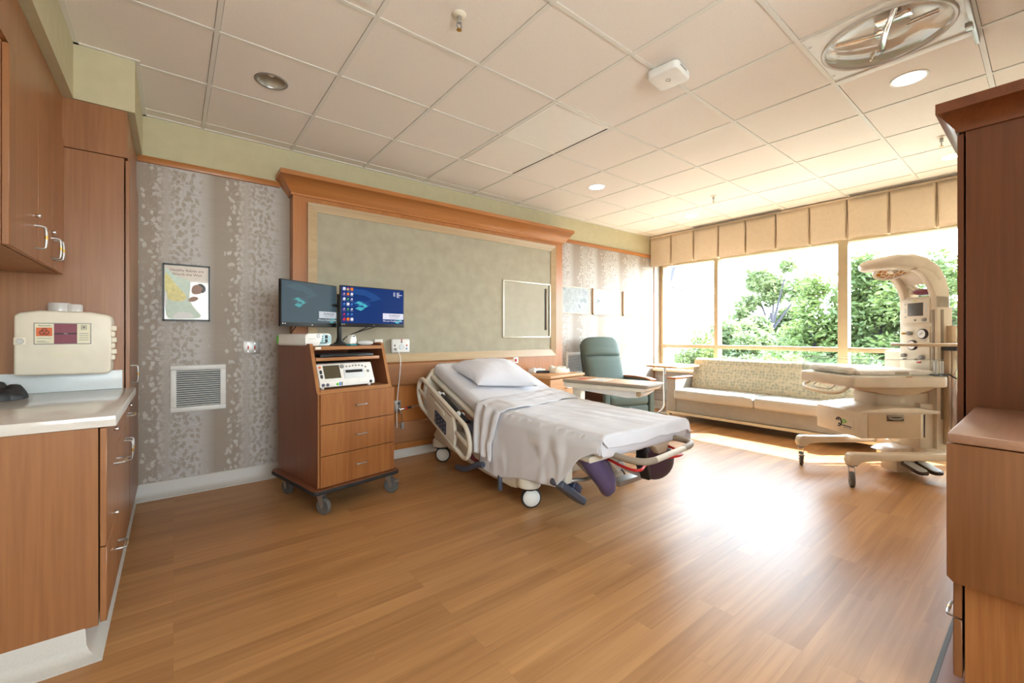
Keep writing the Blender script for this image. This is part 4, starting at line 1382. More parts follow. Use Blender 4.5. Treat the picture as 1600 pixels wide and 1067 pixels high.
for k in range(10):
    z = Hm - 0.030 - k * 0.0045
    mb.box(Wm * 0.815, Wm * 0.815 + (0.016 if k < 8 else 0.0), -0.0020, -0.001, z, z + 0.0022) if k < 8 else None
    mb.box(Wm * 0.870, Wm * 0.870 + 0.018 + (0.034 if k in (4, 5) else 0.012 if k % 3 == 0 else 0), -0.0020, -0.001, z, z + 0.0022)
mb.build('system_text', glow_w, sc, local=True)
mb = MB()
for x in (0.010, 0.026):
    mb.box(x, x + 0.008, -0.0022, -0.001, 0.019, 0.024)
mb.build('status_mark', M['white'], tm, local=True)
MB().lathe([(0, -0.001), (0.005, -0.001), (0.005, 0)], (Wm * 0.5, 0.0, 0.015), 14, 'y').build('maker_badge', M['greyink'], tm, local=True)
for lab, pts in (('black cable drooping from the navy screen toward the pole', [(1.28, 3.53, 1.25), (1.18, 3.54, 1.20), (1.07, 3.53, 1.15), (1.045, 3.50, 1.11)]),
                 ('longer black cable sagging from the navy screen toward the pole', [(1.36, 3.55, 1.25), (1.24, 3.56, 1.215), (1.10, 3.54, 1.17), (1.06, 3.51, 1.13)]),
                 ('black cable dropping behind the grey blue screen', [(0.70, 3.38, 1.25), (0.66, 3.42, 1.18), (0.62, 3.46, 1.11)])):
    tag(MB().tube(pts, 0.004, 8, smooth=2).build('cable', M['black']), lab, 'cable')
# ------------------------------------------------------------------ birthing bed
BX = 2.32
PATH = [(1.555, 0.598), (1.70, 0.601), (1.9, 0.604), (2.3, 0.612), (2.55, 0.620), (2.68, 0.630), (2.80, 0.657), (3.0, 0.730), (3.3, 0.842), (3.50, 0.918)]
def ztop(y):
    if y <= PATH[0][0]: return PATH[0][1]
    for (a, za), (b, zb) in zip(PATH, PATH[1:]):
        if y <= b:
            s = (y - a) / (b - a)
            return za + (zb - za) * s
    return PATH[-1][1]
def slope(y):
    return math.atan2(ztop(y + 0.06) - ztop(y - 0.06), 0.12) if 1.65 < y < 3.44 else (0.0 if y < 2 else math.atan2(0.076, 0.2))
def slab_ring(y, hw, top, thick, r, n=4, inset=0.0):
    a = slope(y)
    ny, nz = -math.sin(a), math.cos(a)
    zt = ztop(y)
    P = []
    hw -= inset
    for cx, cn, a0 in ((hw - r, -r, 0), (-hw + r, -r, 90), (-hw + r, -thick + r, 180), (hw - r, -thick + r, 270)):
        for k in range(n + 1):
            q = math.radians(a0 + 90.0 * k / n)
            X, N = cx + r * math.cos(q), cn + r * math.sin(q)
            if inset:
                N = N * (1 - inset * 6) - thick * inset * 3
            N += top
            P.append((BX + X, y + ny * N, zt + nz * N))
    return P
mt = MB()
ys = [1.553, 1.565] + [1.6 + 0.05 * i for i in range(38)] + [3.49, 3.50]
mt.sweep([slab_ring(y, 0.445, 0.0, 0.118, 0.04, inset=0.03 if i in (0, len(ys) - 1) else 0.0) for i, y in enumerate(ys)])
mat_o = tag(mt.build('mattress', M['sheet'], sharp=60), 'white sheeted mattress raised at the head of the hospital bed', 'mattress')

t = thing('hospital_bed', 'cream birthing bed frame with side rail, foot supports and red release bar', 'bed', (BX, 2.6, 0))
mb = MB()
mb.sweep([slab_ring(y, 0.462, -0.122, 0.034, 0.012) for y in [1.64 + 0.06 * i for i in range(31)] + [3.50]])
mb.build('mattress_deck', M['bedcream'], t)
# head board of the bed
hb = [(-0.50, 0.44), (0.50, 0.44), (0.52, 0.62), (0.50, 0.76), (0.42, 0.86), (0.30, 0.89), (-0.30, 0.89), (-0.42, 0.86), (-0.50, 0.76), (-0.52, 0.62)]
MB().prism([(BX + a, b) for a, b in hb], 'xz', 3.575, 3.615, 0.012, 3).build('bed_headboard', M['bedcream'], t)
# lower shroud
sk = [(3.50, 0.27), (3.46, 0.225), (3.2, 0.20), (2.95, 0.155), (2.70, 0.125), (2.36, 0.108), (2.29, 0.118), (2.27, 0.24), (2.5, 0.30), (3.0, 0.38), (3.40, 0.38)]
MB().prism(sk, 'yz', BX - 0.47, BX + 0.47, 0.02, 3).build('base_shroud', M['bedcream'], t)
mb = MB()
mb.box(BX - 0.30, BX + 0.30, 2.1, 3.3, 0.28, 0.40, 0.01)
mb.cyl((BX - 0.22, 2.3, 0.34), (BX - 0.22, 2.0, 0.49), 0.03)
mb.cyl((BX + 0.22, 2.3, 0.34), (BX + 0.22, 2.0, 0.49), 0.03)
mb.box(BX - 0.40, BX + 0.40, 2.6, 2.9, 0.38, 0.45, 0.01)
mb.box(BX - 0.40, BX + 0.40, 1.75, 2.4, 0.42, 0.462, 0.01)
mb.build('lift_mechanism', M['slate'], t)
# between rail and deck
MB().cyl((1.825, 3.30, 0.64), (1.825, 2.88, 0.475), 0.030, n=18, bev=0.004).build('actuator', M['black'], t)
for y, z in ((3.31, 0.65), (2.99, 0.522)):
    mb = MB()
    mb.cyl((1.795, y, z), (1.86, y, z), 0.024, n=16, bev=0.005)
    mb.ell((1.80, y - 0.02, z + 0.02), 0.018, 0.022, 0.022, 14)
    mb.build('pivot_cap', M['white'], t)
mb = MB()
mb.box(1.80, 1.86, 2.74, 2.92, 0.42, 0.475, 0.012)
mb.tube([(1.83, 2.95, 0.46), (1.80, 2.86, 0.44), (1.82, 2.78, 0.42)], 0.012, 8, smooth=1)
mb.build('hinge_block', M['slate'], t)
mb = MB().tube([(1.795, 2.94, 0.500), (1.80, 2.90, 0.480), (1.82, 2.86, 0.47)], 0.006, 8)
mb.build('orange_cable', M['orange'], t)

# side rail: loop outline with two openings and a console panel
def RP(a, b):
    # a along the rail toward the foot, b across
    c = (3.155, 0.505)
    return (c[0] - a * 0.921 - b * 0.05, c[1] - a * 0.39 + b * 0.90)
def rail_outline(s=0.0):
    P = []
    for cx, a0 in ((0.36, -90), (-0.36, 90)):
        for k in range(13):
            q = math.radians(a0 + 180.0 * k / 12)
            P.append((cx + (0.125 - s) * math.cos(q) * 0.95, (0.155 - s) * math.sin(q)))
    return P
rl = MB()
loop = [RP(a, b) for a, b in rail_outline(0.014)]
pts3 = [(1.752, y, z) for y, z in loop]
rl.tube(pts3, 0.0185, 10, closed=True)
rail = rl.build('side_rail', M['bedcream'], t)
MB().prism([RP(a, b) for a, b in ((0.235, -0.145), (0.255, -0.05), (0.235, 0.06), (0.205, 0.145), (-0.265, 0.145), (-0.285, 0.03), (-0.265, -0.08), (-0.235, -0.145))], 'yz', 1.737, 1.764, 0.008, 3).build('console_panel', M['bedcream'], rail)
for a0, a1 in ((0.24, 0.462), (-0.462, -0.26)):
    MB().prism([RP(a, b) for a, b in ((a0, -0.020), (a1, -0.014), (a1, 0.020), (a0, 0.014))], 'yz', 1.740, 1.762, 0.006, 2).build('cross_bar', M['bedcream'], rail)
MB().prism([RP(a, b) for a, b in ((-0.10, 0.075), (0.06, 0.075), (0.075, 0.055), (0.06, 0.030), (-0.10, 0.030), (-0.115, 0.055))], 'yz', 1.733, 1.740, 0.003, 2).build('grip_recess', M['offwhite'], rail)
MB().prism([RP(a, b) for a, b in ((-0.20, 0.098), (0.19, 0.098), (0.19, 0.108), (-0.20, 0.108))], 'yz', 1.7345, 1.740).build('groove', M['bedgrey'], rail)
MB().prism([RP(a, b) for a, b in ((-0.085, -0.115), (0.10, -0.115), (0.108, -0.105), (0.108, -0.005), (0.10, 0.006), (-0.085, 0.006), (-0.094, -0.005), (-0.094, -0.105))], 'yz', 1.7335, 1.739).build('keypad', M['navy'], rail)
mb = MB()
for i in range(4):
    for j in range(3):
        y, z = RP(-0.068 + i * 0.050, -0.095 + j * 0.038)
        mb.tube([(1.7330, y + 0.010 * math.cos(q * PI / 6), z + 0.010 * math.sin(q * PI / 6)) for q in range(12)], 0.0015, 5, closed=True)
mb.build('key_rings', M['greyink'], rail)
# far side rail, lowered
rl = MB()
rl.tube([(2.89, y, z - 0.10) for y, z in loop], 0.0185, 10, closed=True)
rl.prism([(y, z - 0.10) for y, z in [RP(a, b) for a, b in ((0.235, -0.145), (0.235, 0.145), (-0.265, 0.145), (-0.265, -0.145))]], 'yz', 2.878, 2.902, 0.008, 3)
rl.build('side_rail', M['bedcream'], t)

# brake pedal, decal, post
MB().tube([(1.80, 2.62, 0.215), (1.79, 2.68, 0.205), (1.785, 2.76, 0.165), (1.785, 2.86, 0.125), (1.79, 2.98, 0.112)], [0.020, 0.022, 0.022, 0.022, 0.022, 0.022, 0.024, 0.024, 0.024, 0.02], 10, smooth=1).build('brake_pedal', M['slate'], t)
MB().prism([(2.87, 0.262), (2.80, 0.215), (2.70, 0.205), (2.76, 0.175), (2.93, 0.205)], 'yz', BX - 0.4725, BX - 0.469).build('red_decal', M['maroon'], t)
MB().cyl((1.845, 2.47, 0.06), (1.845, 2.47, 0.17), 0.018, n=14, bev=0.003).build('stabilizer_post', M['slate'], t)

def bed_caster(x, y, ang):
    T = Matrix.Translation((x, y, 0)) @ Matrix.Rotation(ang, 4, 'Z')
    mb = MB()
    mb.lathe([(0.0, 0.215), (0.070, 0.215), (0.078, 0.205), (0.080, 0.155), (0.074, 0.148), (0, 0.148)], (0, 0, 0), 28, M=T)
    c = mb.build('caster', M['bedcream'], t)
    MB().lathe([(0, 0.148), (0.062, 0.148), (0.066, 0.142), (0.060, 0.134), (0, 0.134)], (0, 0, 0), 28, M=T).build('swivel_ring', M['rubber'], c)
    mb = MB()
    for s in (-1, 1):
        mb.lathe([(0.060, 0.0), (0.058, 0.016), (0.045, 0.028), (0.02, 0.034), (0, 0.035)] if s > 0 else [(0.060, 0.0), (0.058, -0.016), (0.045, -0.028), (0.02, -0.034), (0, -0.035)], (0.015, 0, 0.070), 28, 'y', M=T)
    mb.build('wheel_cover', M['white'], c)
    MB().lathe([(0.058, -0.012), (0.066, -0.012), (0.070, -0.007), (0.070, 0.007), (0.066, 0.012), (0.058, 0.012)], (0.015, 0, 0.070), 32, 'y', M=T).build('wheel', M['rubber'], c)
bed_caster(1.90, 2.215, math.radians(-30))
bed_caster(1.950, 3.52, math.radians(-40))
bed_caster(2.722, 2.14, math.radians(-50))
bed_caster(2.70, 3.52, math.radians(200))

# foot section hardware
mb = MB()
mb.box(1.93, 2.16, 1.60, 1.72, 0.462, 0.520, 0.008)
mb.box(2.40, 2.66, 1.58, 1.70, 0.462, 0.524, 0.008)
mb.box(1.90, 2.74, 1.70, 1.95, 0.440, 0.480, 0.01)
mb.prism([(2.44, 0.462), (2.62, 0.462), (2.58, 0.40), (2.50, 0.395)], 'xz', 1.60, 1.66, 0.006)
mb.build('foot_frame', M['bedcream'], t)
gr = [(1.985, 1.60, 0.488), (1.985, 1.46, 0.482), (2.02, 1.385, 0.480), (2.10, 1.370, 0.482)]
MB().tube(gr, 0.019, 12, smooth=2).build('foot_grip', M['bedgrey'], t)
MB().tube([(2.09, 1.370, 0.482), (2.25, 1.372, 0.490), (2.42, 1.380, 0.495)], 0.0175, 12, smooth=1).build('foot_bar', M['bedcream'], t)
MB().tube([(2.41, 1.380, 0.495), (2.52, 1.392, 0.497), (2.585, 1.44, 0.497), (2.60, 1.52, 0.497), (2.585, 1.62, 0.497)], 0.019, 12, smooth=2).build('foot_grip', M['bedgrey'], t)
MB().tube([(2.085, 1.72, 0.425), (2.03, 1.55, 0.42), (2.015, 1.45, 0.42), (2.06, 1.43, 0.42), (2.14, 1.47, 0.42), (2.246, 1.500, 0.42), (2.36, 1.487, 0.42), (2.48, 1.45, 0.42), (2.566, 1.47, 0.42), (2.62, 1.57, 0.42), (2.65, 1.70, 0.43)], 0.0085, 10, smooth=2).build('release_bar', M['red'], t)
# calf support blade
cs = MB()
secs = []
for (x, y, z, w_, th) in ((1.93, 1.76, 0.505, 0.045, 0.045), (1.96, 1.75, 0.485, 0.07, 0.055), (1.99, 1.74, 0.44, 0.085, 0.062), (2.04, 1.72, 0.36, 0.082, 0.062), (2.085, 1.705, 0.28, 0.068, 0.058), (2.10, 1.70, 0.22, 0.048, 0.045), (2.10, 1.70, 0.195, 0.022, 0.02)):
    secs.append([(x + w_ * math.cos(2 * PI * k / 16) * 0.95, y + th * math.sin(2 * PI * k / 16), z + w_ * math.cos(2 * PI * k / 16) * 0.35) for k in range(16)])
cs.sweep(secs).build('calf_support', M['purple'], t)
cs = MB()
cs.box(1.86, 1.97, 1.82, 1.95, 0.40, 0.50, 0.02, 3)
cs.build('support_bracket', M['slate'], t)
MB().tube([(1.95, 1.86, 0.43), (2.06, 1.82, 0.30), (2.12, 1.78, 0.26)], 0.016, 10, smooth=1).build('support_arm', M['steel'], t)
TP = Matrix.Translation((1.965, 1.905, 0.185)) @ Matrix.Rotation(math.radians(35), 4, 'Y') @ Matrix.Rotation(math.radians(10), 4, 'Z')
pd = MB().prism([(-0.17, -0.05), (0.14, -0.062), (0.19, -0.035), (0.195, 0.035), (0.14, 0.062), (-0.17, 0.05)], 'xy', -0.022, 0.022, 0.012, 3, M=TP).build('foot_pedal', M['slate'], t)
MB().box(-0.02, 0.09, -0.035, 0.035, 0.02, 0.075, 0.014, 3, M=TP).build('pedal_clamp', M['navy'], pd)
MB().tube([(1.93, 1.88, 0.262), (1.97, 1.86, 0.268), (2.07, 1.84, 0.255), (2.20, 1.85, 0.275), (2.42, 1.88, 0.30)], 0.013, 10, smooth=1).build('pedal_rod', M['steel'], t)
MB().box(1.89, 1.96, 1.86, 1.95, 0.25, 0.36, 0.014, 3).build('pedal_mount', M['bedcream'], t)
# large round foot rest on the far side
RD = Matrix.Rotation(math.radians(-22), 4, 'Z') @ Matrix.Rotation(math.radians(14), 4, 'Y')
dk = MB()
dk.ell((0, 0, 0), 0.150, 0.045, 0.132, 28, M=Matrix.Translation((2.545, 1.665, 0.335)) @ RD)
fr_ = dk.build('foot_rest', M['plum'], t)
MB().prism([(2.37, 0.45), (2.41, 0.45), (2.43, 0.33), (2.46, 0.235), (2.43, 0.225), (2.39, 0.32)], 'xz', 1.63, 1.70, 0.01, 2).build('rest_edge', M['black'], fr_)
mb = MB()
mb.box(2.24, 2.50, 1.72, 1.80, 0.20, 0.235, 0.008)
mb.tube([(2.30, 1.78, 0.34), (2.34, 1.74, 0.29), (2.44, 1.70, 0.245)], 0.014, 8, smooth=1)
mb.build('rest_arm', M['steel'], t)
mb = MB()
mb.prism([(2.22, 0.43), (2.34, 0.43), (2.40, 0.30), (2.34, 0.25), (2.26, 0.33)], 'xz', 1.80, 1.90, 0.012, 2)
mb.build('rest_hinge', M['bedcream'], t)

# ------------------------------------------------------------------ bedding
def lerp_tab(tab, x):
    if x <= tab[0][0]: return tab[0][1]
    for (a, va), (b, vb_) in zip(tab, tab[1:]):
        if x <= b:
            return va + (vb_ - va) * (x - a) / (b - a)
    return tab[-1][1]
HEM = [(1.50, 0.560), (1.60, 0.535), (1.69, 0.490), (1.78, 0.390), (1.885, 0.270), (2.2, 0.238), (2.52, 0.172), (2.62, 0.175), (2.80, 0.20)]
def drape(y, s, hem, lift, fold, seed, hw=0.452):
    """s in 0..1 from the far edge over the top and down the near side"""
    zt = ztop(y) + lift
    right, top = 0.14, 2 * hw
    left = max(0.012, zt - hem)
    tot = right + top + left
    d = s * tot
    nz = noise.noise(Vector((y * 5.0 + seed, d * 4.0, seed)))
    nz2 = noise.noise(Vector((y * 2.2, d * 9.0 + seed, 3.1)))
    r = 0.05
    if d < right:
        return (BX + hw + lift * 0.6 + 0.01 * nz, y, zt - (right - d) - 0.0)
    d -= right
    if d < top:
        x = hw - d
        e = min(1.0, (hw - abs(x)) / r)
        drop = r * 0.5 * (1 - e) ** 2
        wr = 0.007 * nz + 0.005 * nz2 + 0.011 * abs(noise.noise(Vector((x * 7 + y * 1.1, y * 1.5, seed + 9)))) + 0.005 * noise.noise(Vector((x * 3, y * 17, seed)))
        return (BX + x, y, zt - drop + wr * min(1, e * 2) + 0.003)
    d -= top
    k = min(1.0, d / 0.12)
    q = d / max(left, 1e-3)
    ripple = fold * k * (math.sin(y * 21 + 2.2 * math.sin(y * 6.3 + seed) + d * 1.2) * 0.45 + math.sin(y * 47 + seed + d * 2) * 0.16 + nz * 0.9 + nz2 * 0.5)
    out_ = 0.018 * min(1.0, d / 0.04) + 0.012 * q + lift * 0.8
    return (BX - hw - out_ - abs(ripple) * 0.6 - ripple * 0.4, y + 0.01 * q * nz2, zt - 0.022 * min(1, d / 0.04) - d + 0.004 * nz * q)
def sheet_fn(u, v):
    # v from the foot tuck to the head edge
    if v < 0.10:
        q = v / 0.10
        p = drape(1.556, u, HEM[1][1], 0.004, 0.010, 1.0)
        edge = max(0.0, min(1.0, (p[0] - (BX - 0.452 - 0.01)) / 0.05))
        edge = edge * edge * (3 - 2 * edge)
        return (p[0], 1.540 + 0.016 * q + 0.006 * noise.noise(Vector((p[0] * 6, q, 2))), p[2] - (0.075 + 0.012 * noise.noise(Vector((p[0] * 4, 1, 2)))) * (1 - q) * edge)
    q = (v - 0.10) / 0.90
    y = 1.556 + (2.74 - 1.556) * q
    return drape(y + 0.05 * q * (0.5 - u), u, lerp_tab(HEM, y), 0.004, 0.016, 1.0)
sh = MB().grid(sheet_fn, 110, 90)
so = tag(sh.build('top_sheet', M['sheet'], sharp=80), 'white top sheet over the lower bed, hanging to the floor side in soft folds', 'sheet')
md = so.modifiers.new('cloth_thickness', 'SOLIDIFY'); md.thickness = 0.004; md.offset = 1.0
def band_fn(u, v):
    y0 = 2.40 + 0.16 * (1 - u) + 0.02 * math.sin(u * 7)
    y1 = 2.77 + 0.04 * (1 - u) + 0.02 * math.sin(u * 5 + 1)
    if u > 0.68:                                  # the near corner is gathered
        k = (u - 0.68) / 0.32
        y0 = y0 + (2.535 - y0) * min(1, k * 1.4)
        y1 = y1 + (2.745 - y1) * min(1, k * 1.4)
    y = y0 + (y1 - y0) * v
    hem = 0.275 + 0.035 * v
    p = drape(y, u, hem, 0.016 + 0.010 * math.sin(PI * v), 0.026, 5.0)
    puff = 0.010 * math.sin(PI * v) * (0.6 + noise.noise(Vector((u * 6, v * 5, 1))))
    return (p[0] - (0.02 * (0.5 + 0.5 * math.sin(v * 15)) if u > 0.72 else 0.0), p[1], p[2] + (puff if u < 0.68 else 0.0))
bd = MB().grid(band_fn, 100, 36)
bo = tag(bd.build('folded_sheet', M['sheet'], sharp=80), 'turned back white sheet across the middle of the bed, its corner gathered over the side', 'sheet')
md = bo.modifiers.new('cloth_thickness', 'SOLIDIFY'); md.thickness = 0.005; md.offset = 1.0

def pillow_fn(side):
    LL, LR, UR, UL = Vector((1.985, 2.965, 0)), Vector((2.560, 2.850, 0)), Vector((2.575, 3.285, 0)), Vector((1.925, 3.315, 0))
    def f(u, v):
        a, b = 2 * u - 1, 2 * v - 1
        # pinched sides
        aa = a * (1 - 0.07 * (1 - b * b))
        bb = b * (1 - 0.09 * (1 - a * a))
        uu, vv = (aa + 1) / 2, (bb + 1) / 2
        p = (LL * (1 - uu) + LR * uu) * (1 - vv) + (UL * (1 - uu) + UR * uu) * vv
        th = max(0.0, (1 - abs(a) ** 3.2)) ** 0.5 * max(0.0, (1 - abs(b) ** 3.0)) ** 0.5
        base = ztop(p.y) + 0.022
        wr = 0.014 * noise.noise(Vector((p.x * 7, p.y * 7, side * 3.0))) * th + 0.010 * noise.noise(Vector((p.x * 16 + p.y * 9, p.y * 4, 1.0)))
        edge_lift = 0.022 * (1 - th)
        z = base + edge_lift + (0.150 * th + wr if side > 0 else -0.020 * th)
        return (p.x, p.y - 0.02 * th * (1 if side > 0 else 0), z)
    return f
pm = MB()
pm.grid(pillow_fn(1), 40, 30)
pm.grid(pillow_fn(-1), 40, 30)
bmesh.ops.remove_doubles(pm.bm, verts=pm.bm.verts[:], dist=0.004)
bmesh.ops.recalc_face_normals(pm.bm, faces=pm.bm.faces[:])
tag(pm.build('pillow', M['pillow'], sharp=70), 'plump white pillow on the raised head of the hospital bed', 'pillow')
# ------------------------------------------------------------------ overbed table
OR = math.radians(10.6)
t = thing('overbed_table', 'overbed table with wood grain top and grey rim standing beside the bed', 'table', (3.137, 2.505, 0), OR)
def O(mb, name, mat, parent=None, root=None, **k):
    return mb.build(name, M[mat], parent or root or t, local=True, **k)
O(MB().prism(rrect(-0.19, 0.19, -0.42, 0.42, 0.035), 'xy', 0.735, 0.758, 0.007, 3), 'rim', 'bedgrey')
O(MB().prism(rrect(-0.178, 0.178, -0.408, 0.408, 0.028), 'xy', 0.75, 0.7605), 'table_top', 'wood_light')
O(MB().prism([(-0.405, 0.731), (0.405, 0.731), (0.40, 0.695), (0.36, 0.686), (-0.38, 0.700)], 'yz', -0.175, 0.172, 0.006, 2), 'apron', 'offwhite')
O(MB().prism([(-0.37, 0.692), (0.32, 0.696), (0.30, 0.660), (0.05, 0.645), (-0.20, 0.630), (-0.30, 0.640)], 'yz', -0.10, 0.10, 0.008, 2), 'support_arm', 'white')
O(MB().box(-0.13, -0.09, -0.335, -0.30, 0.655, 0.69, 0.004), 'release_lever', 'trimlite')
O(MB().box(-0.045, 0.045, 0.30, 0.39, 0.09, 0.70, 0.012, 3), 'column', 'offwhite')
O(MB().box(-0.055, 0.055, 0.29, 0.40, 0.05, 0.34, 0.012, 3), 'column_sleeve', 'white')
O(MB().box(-0.30, 0.30, 0.30, 0.37, 0.055, 0.085, 0.012).box(-0.30, -0.25, -0.38, 0.36, 0.055, 0.085, 0.012).box(0.25, 0.30, -0.38, 0.36, 0.055, 0.085, 0.012), 'base', 'offwhite')
for x in (-0.275, 0.275):
    for y in (-0.34, 0.33):
        O(MB().lathe([(0, -0.012), (0.022, -0.012), (0.025, -0.006), (0.025, 0.006), (0.022, 0.012), (0, 0.012)], (x, y, 0.0252), 18, 'y').box(x - 0.012, x + 0.012, y - 0.014, y + 0.014, 0.03, 0.058), 'caster', 'black')
OM = Matrix.Translation((3.137, 2.505, 0)) @ Matrix.Rotation(OR, 4, 'Z')
t2 = thing('sheet_paper', 'white printed card lying on the overbed table', 'paper', OM @ Vector((-0.02, 0.08, 0.7608)), OR + 0.1)
MB().box(-0.11, 0.11, -0.07, 0.10, 0, 0.0012).build('card', M['papersheet'], t2, local=True)
mb = MB()
for k in range(6):
    mb.box(-0.09, 0.06 + 0.02 * (k % 3), -0.05 + 0.022 * k, -0.044 + 0.022 * k, 0.001, 0.0016)
mb.build('print_lines', M['greyink'], t2, local=True)
t2 = thing('leaflet', 'salmon coloured leaflet on the overbed table beyond the white card', 'leaflet', OM @ Vector((-0.03, 0.28, 0.7608)), OR - 0.15)
MB().box(-0.08, 0.08, -0.06, 0.06, 0, 0.0012).build('page', M['pinkpaper'], t2, local=True)
MB().box(-0.06, 0.02, -0.04, 0.03, 0.001, 0.0016).build('picture_block', M['red'], t2, local=True)

# ------------------------------------------------------------------ nightstand and what lies on it
NR = math.radians(8.4)
t = thing('nightstand', 'maple bedside cabinet with drawers between the bed and the recliner', 'nightstand', (3.104, 3.274, 0), NR)
NW, ND = 0.615, 0.50
O(box(0.0, 0.018, 0.02, ND, 0.06, 0.71), 'side_panel', 'wood_night_side')
O(box(NW - 0.018, NW, 0.02, ND, 0.06, 0.71), 'side_panel', 'wood_night_side')
O(box(0.018, NW - 0.018, ND - 0.012, ND, 0.06, 0.71), 'back_panel', 'wood_night_side')
O(box(-0.010, NW + 0.012, -0.012, ND + 0.004, 0.71, 0.74, 0.004), 'top', 'wood_night')
O(box(0.03, NW - 0.03, 0.05, ND - 0.02, 0.0, 0.06), 'plinth', 'darkbrown')
for k, (z0, z1) in enumerate(((0.065, 0.275), (0.279, 0.489), (0.493, 0.700))):
    d = O(box(0.003, NW - 0.003, 0.0, 0.019, z0, z1, 0.002, 1), 'drawer', 'wood_night')
    zc = (z0 + z1) / 2
    O(MB().tube([(0.25, 0.0, zc), (0.252, -0.022, zc), (0.262, -0.028, zc), (0.352, -0.028, zc), (0.362, -0.022, zc), (0.364, 0.0, zc)], 0.005, 8, smooth=1), 'handle', 'steel', d)
NM = Matrix.Translation((3.104, 3.274, 0)) @ Matrix.Rotation(NR, 4, 'Z')
t = thing('remote', 'black remote control lying on the bedside cabinet', 'remote', NM @ Vector((0.26, 0.33, 0.741)), NR + 0.9)
O(box(-0.028, 0.028, -0.085, 0.085, 0.0, 0.024, 0.007, 3), 'case', 'black')
mb = MB()
for i in range(3):
    for j in range(5):
        mb.box(-0.018 + i * 0.014, -0.009 + i * 0.014, -0.06 + j * 0.022, -0.048 + j * 0.022, 0.023, 0.026)
O(mb, 'button', 'greyink')
for k, (x, y, w_, h_, rz, lab) in enumerate(((0.20, 0.40, 0.12, 0.045, 0.3, 'small white carton at the wall edge of the bedside cabinet, nearer the pillow'), (0.32, 0.42, 0.16, 0.035, 0.1, 'low white dispenser at the wall edge of the bedside cabinet, beside the towel'))):
    t = thing('carton', lab, 'box', NM @ Vector((x, y, 0.741)), NR + rz)
    O(box(-w_ / 2, w_ / 2, -0.04, 0.04, 0.0, h_, 0.008, 3), 'body', 'white')
    O(MB().ell((0.01, 0, h_), w_ * 0.28, 0.028, 0.012, 16), 'flap', 'quartzw')
def towel_fn(u, v):
    a = 2 * PI * u
    rr = math.sin(0.5 * PI * v)
    x, y = 0.155 * rr * math.cos(a), 0.095 * rr * math.sin(a)
    n = noise.noise(Vector((x * 22, y * 22, 1.5)))
    h = (1 - v ** 5) * (0.046 + 0.026 * n + (0.022 if x < 0.02 else -0.012))
    return (x * (1 + 0.08 * n), y, max(0.001, h))
t = thing('towel', 'cream terry cloth heaped on the bedside cabinet', 'towel', NM @ Vector((0.47, 0.24, 0.741)), NR)
tw = MB().grid(towel_fn, 56, 26, closed_u=True)
O(tw, 'cloth', 'terry', sharp=80)

# ------------------------------------------------------------------ recliner
RR = math.radians(-17)
t = thing('recliner', 'sage green high back recliner with wooden arm caps beside the window', 'armchair', (4.286, 3.113, 0), RR)
def seg_back(y0z0, y1z1, w0, w1, th, crown, n=10, round_top=0.0):
    (y0, z0), (y1, z1) = y0z0, y1z1
    secs = []
    dy, dz = y1 - y0, z1 - z0
    Ln = math.hypot(dy, dz)
    ty, tz = dy / Ln, dz / Ln
    ny, nz = -tz, ty                                # toward the sitter
    for i in range(n + 1):
        s = i / n
        e = min(s, 1 - s)
        k = min(1.0, e / 0.10)
        k = math.sqrt(max(0.0, 1 - (1 - k) ** 2))
        wd = w0 + (w1 - w0) * s
        if round_top and s > 1 - round_top:
            q = (s - (1 - round_top)) / round_top
            wd -= 0.11 * (1 - math.sqrt(max(0, 1 - q * q)))
        t_ = (0.35 + 0.65 * k) * th
        c = (y0 + dy * s, z0 + dz * s)
        ring = []
        m = 28
        for j in range(m):
            q = 2 * PI * j / m
            cx, sx = math.cos(q), math.sin(q)
            X = wd * (abs(cx) ** 0.28) * (1 if cx > 0 else -1)
            N = t_ * (abs(sx) ** 0.45) * (1 if sx > 0 else -1)
            if sx > 0:
                N += crown * k * (1 - (X / wd) ** 2) + 0.006 * noise.noise(Vector((X * 14, s * 9, z0 * 7)))
            ring.append((X, c[0] + ny * N, c[1] + nz * N))
        secs.append(ring)
    return MB().sweep(secs)
O(seg_back((0.50, 0.42), (0.665, 0.905), 0.262, 0.270, 0.062, 0.035), 'back_cushion', 'teal', sharp=70)
O(seg_back((0.655, 0.875), (0.745, 1.135), 0.276, 0.268, 0.068, 0.040, 14, 0.45), 'head_cushion', 'teal', sharp=70)
O(MB().prism([(0.56, 0.40), (0.74, 0.93), (0.775, 1.06), (0.80, 1.05), (0.78, 0.88), (0.66, 0.36)], 'yz', -0.25, 0.25, 0.02, 3), 'back_shell', 'teal')
O(MB().box(-0.275, 0.275, 0.02, 0.56, 0.32, 0.455, 0.05, 5), 'seat', 'teal', sharp=70)
O(MB().box(-0.272, 0.272, 0.03, 0.09, 0.10, 0.325, 0.02, 3), 'leg_rest', 'teal')
O(MB().box(-0.27, 0.27, 0.09, 0.62, 0.08, 0.33, 0.01), 'seat_base', 'darkbrown')
for s in (-1, 1):
    a_ = O(MB().prism([(0.02, 0.08), (0.68, 0.08), (0.68, 0.56), (0.60, 0.62), (0.10, 0.632), (0.03, 0.60)], 'yz', s * 0.285, s * 0.355, 0.012, 3), 'armrest', 'teal')
    O(MB().prism([(0.0, 0.628), (0.10, 0.648), (0.35, 0.652), (0.58, 0.640), (0.62, 0.628), (0.58, 0.618), (0.10, 0.625), (0.01, 0.608)], 'yz', s * 0.272, s * 0.368, 0.007, 3), 'arm_cap', 'wood_arm', a_)
pn = O(box(-0.366, -0.352, 0.08, 0.64, 0.09, 0.55, 0.004), 'outer_panel', 'darkbrown')
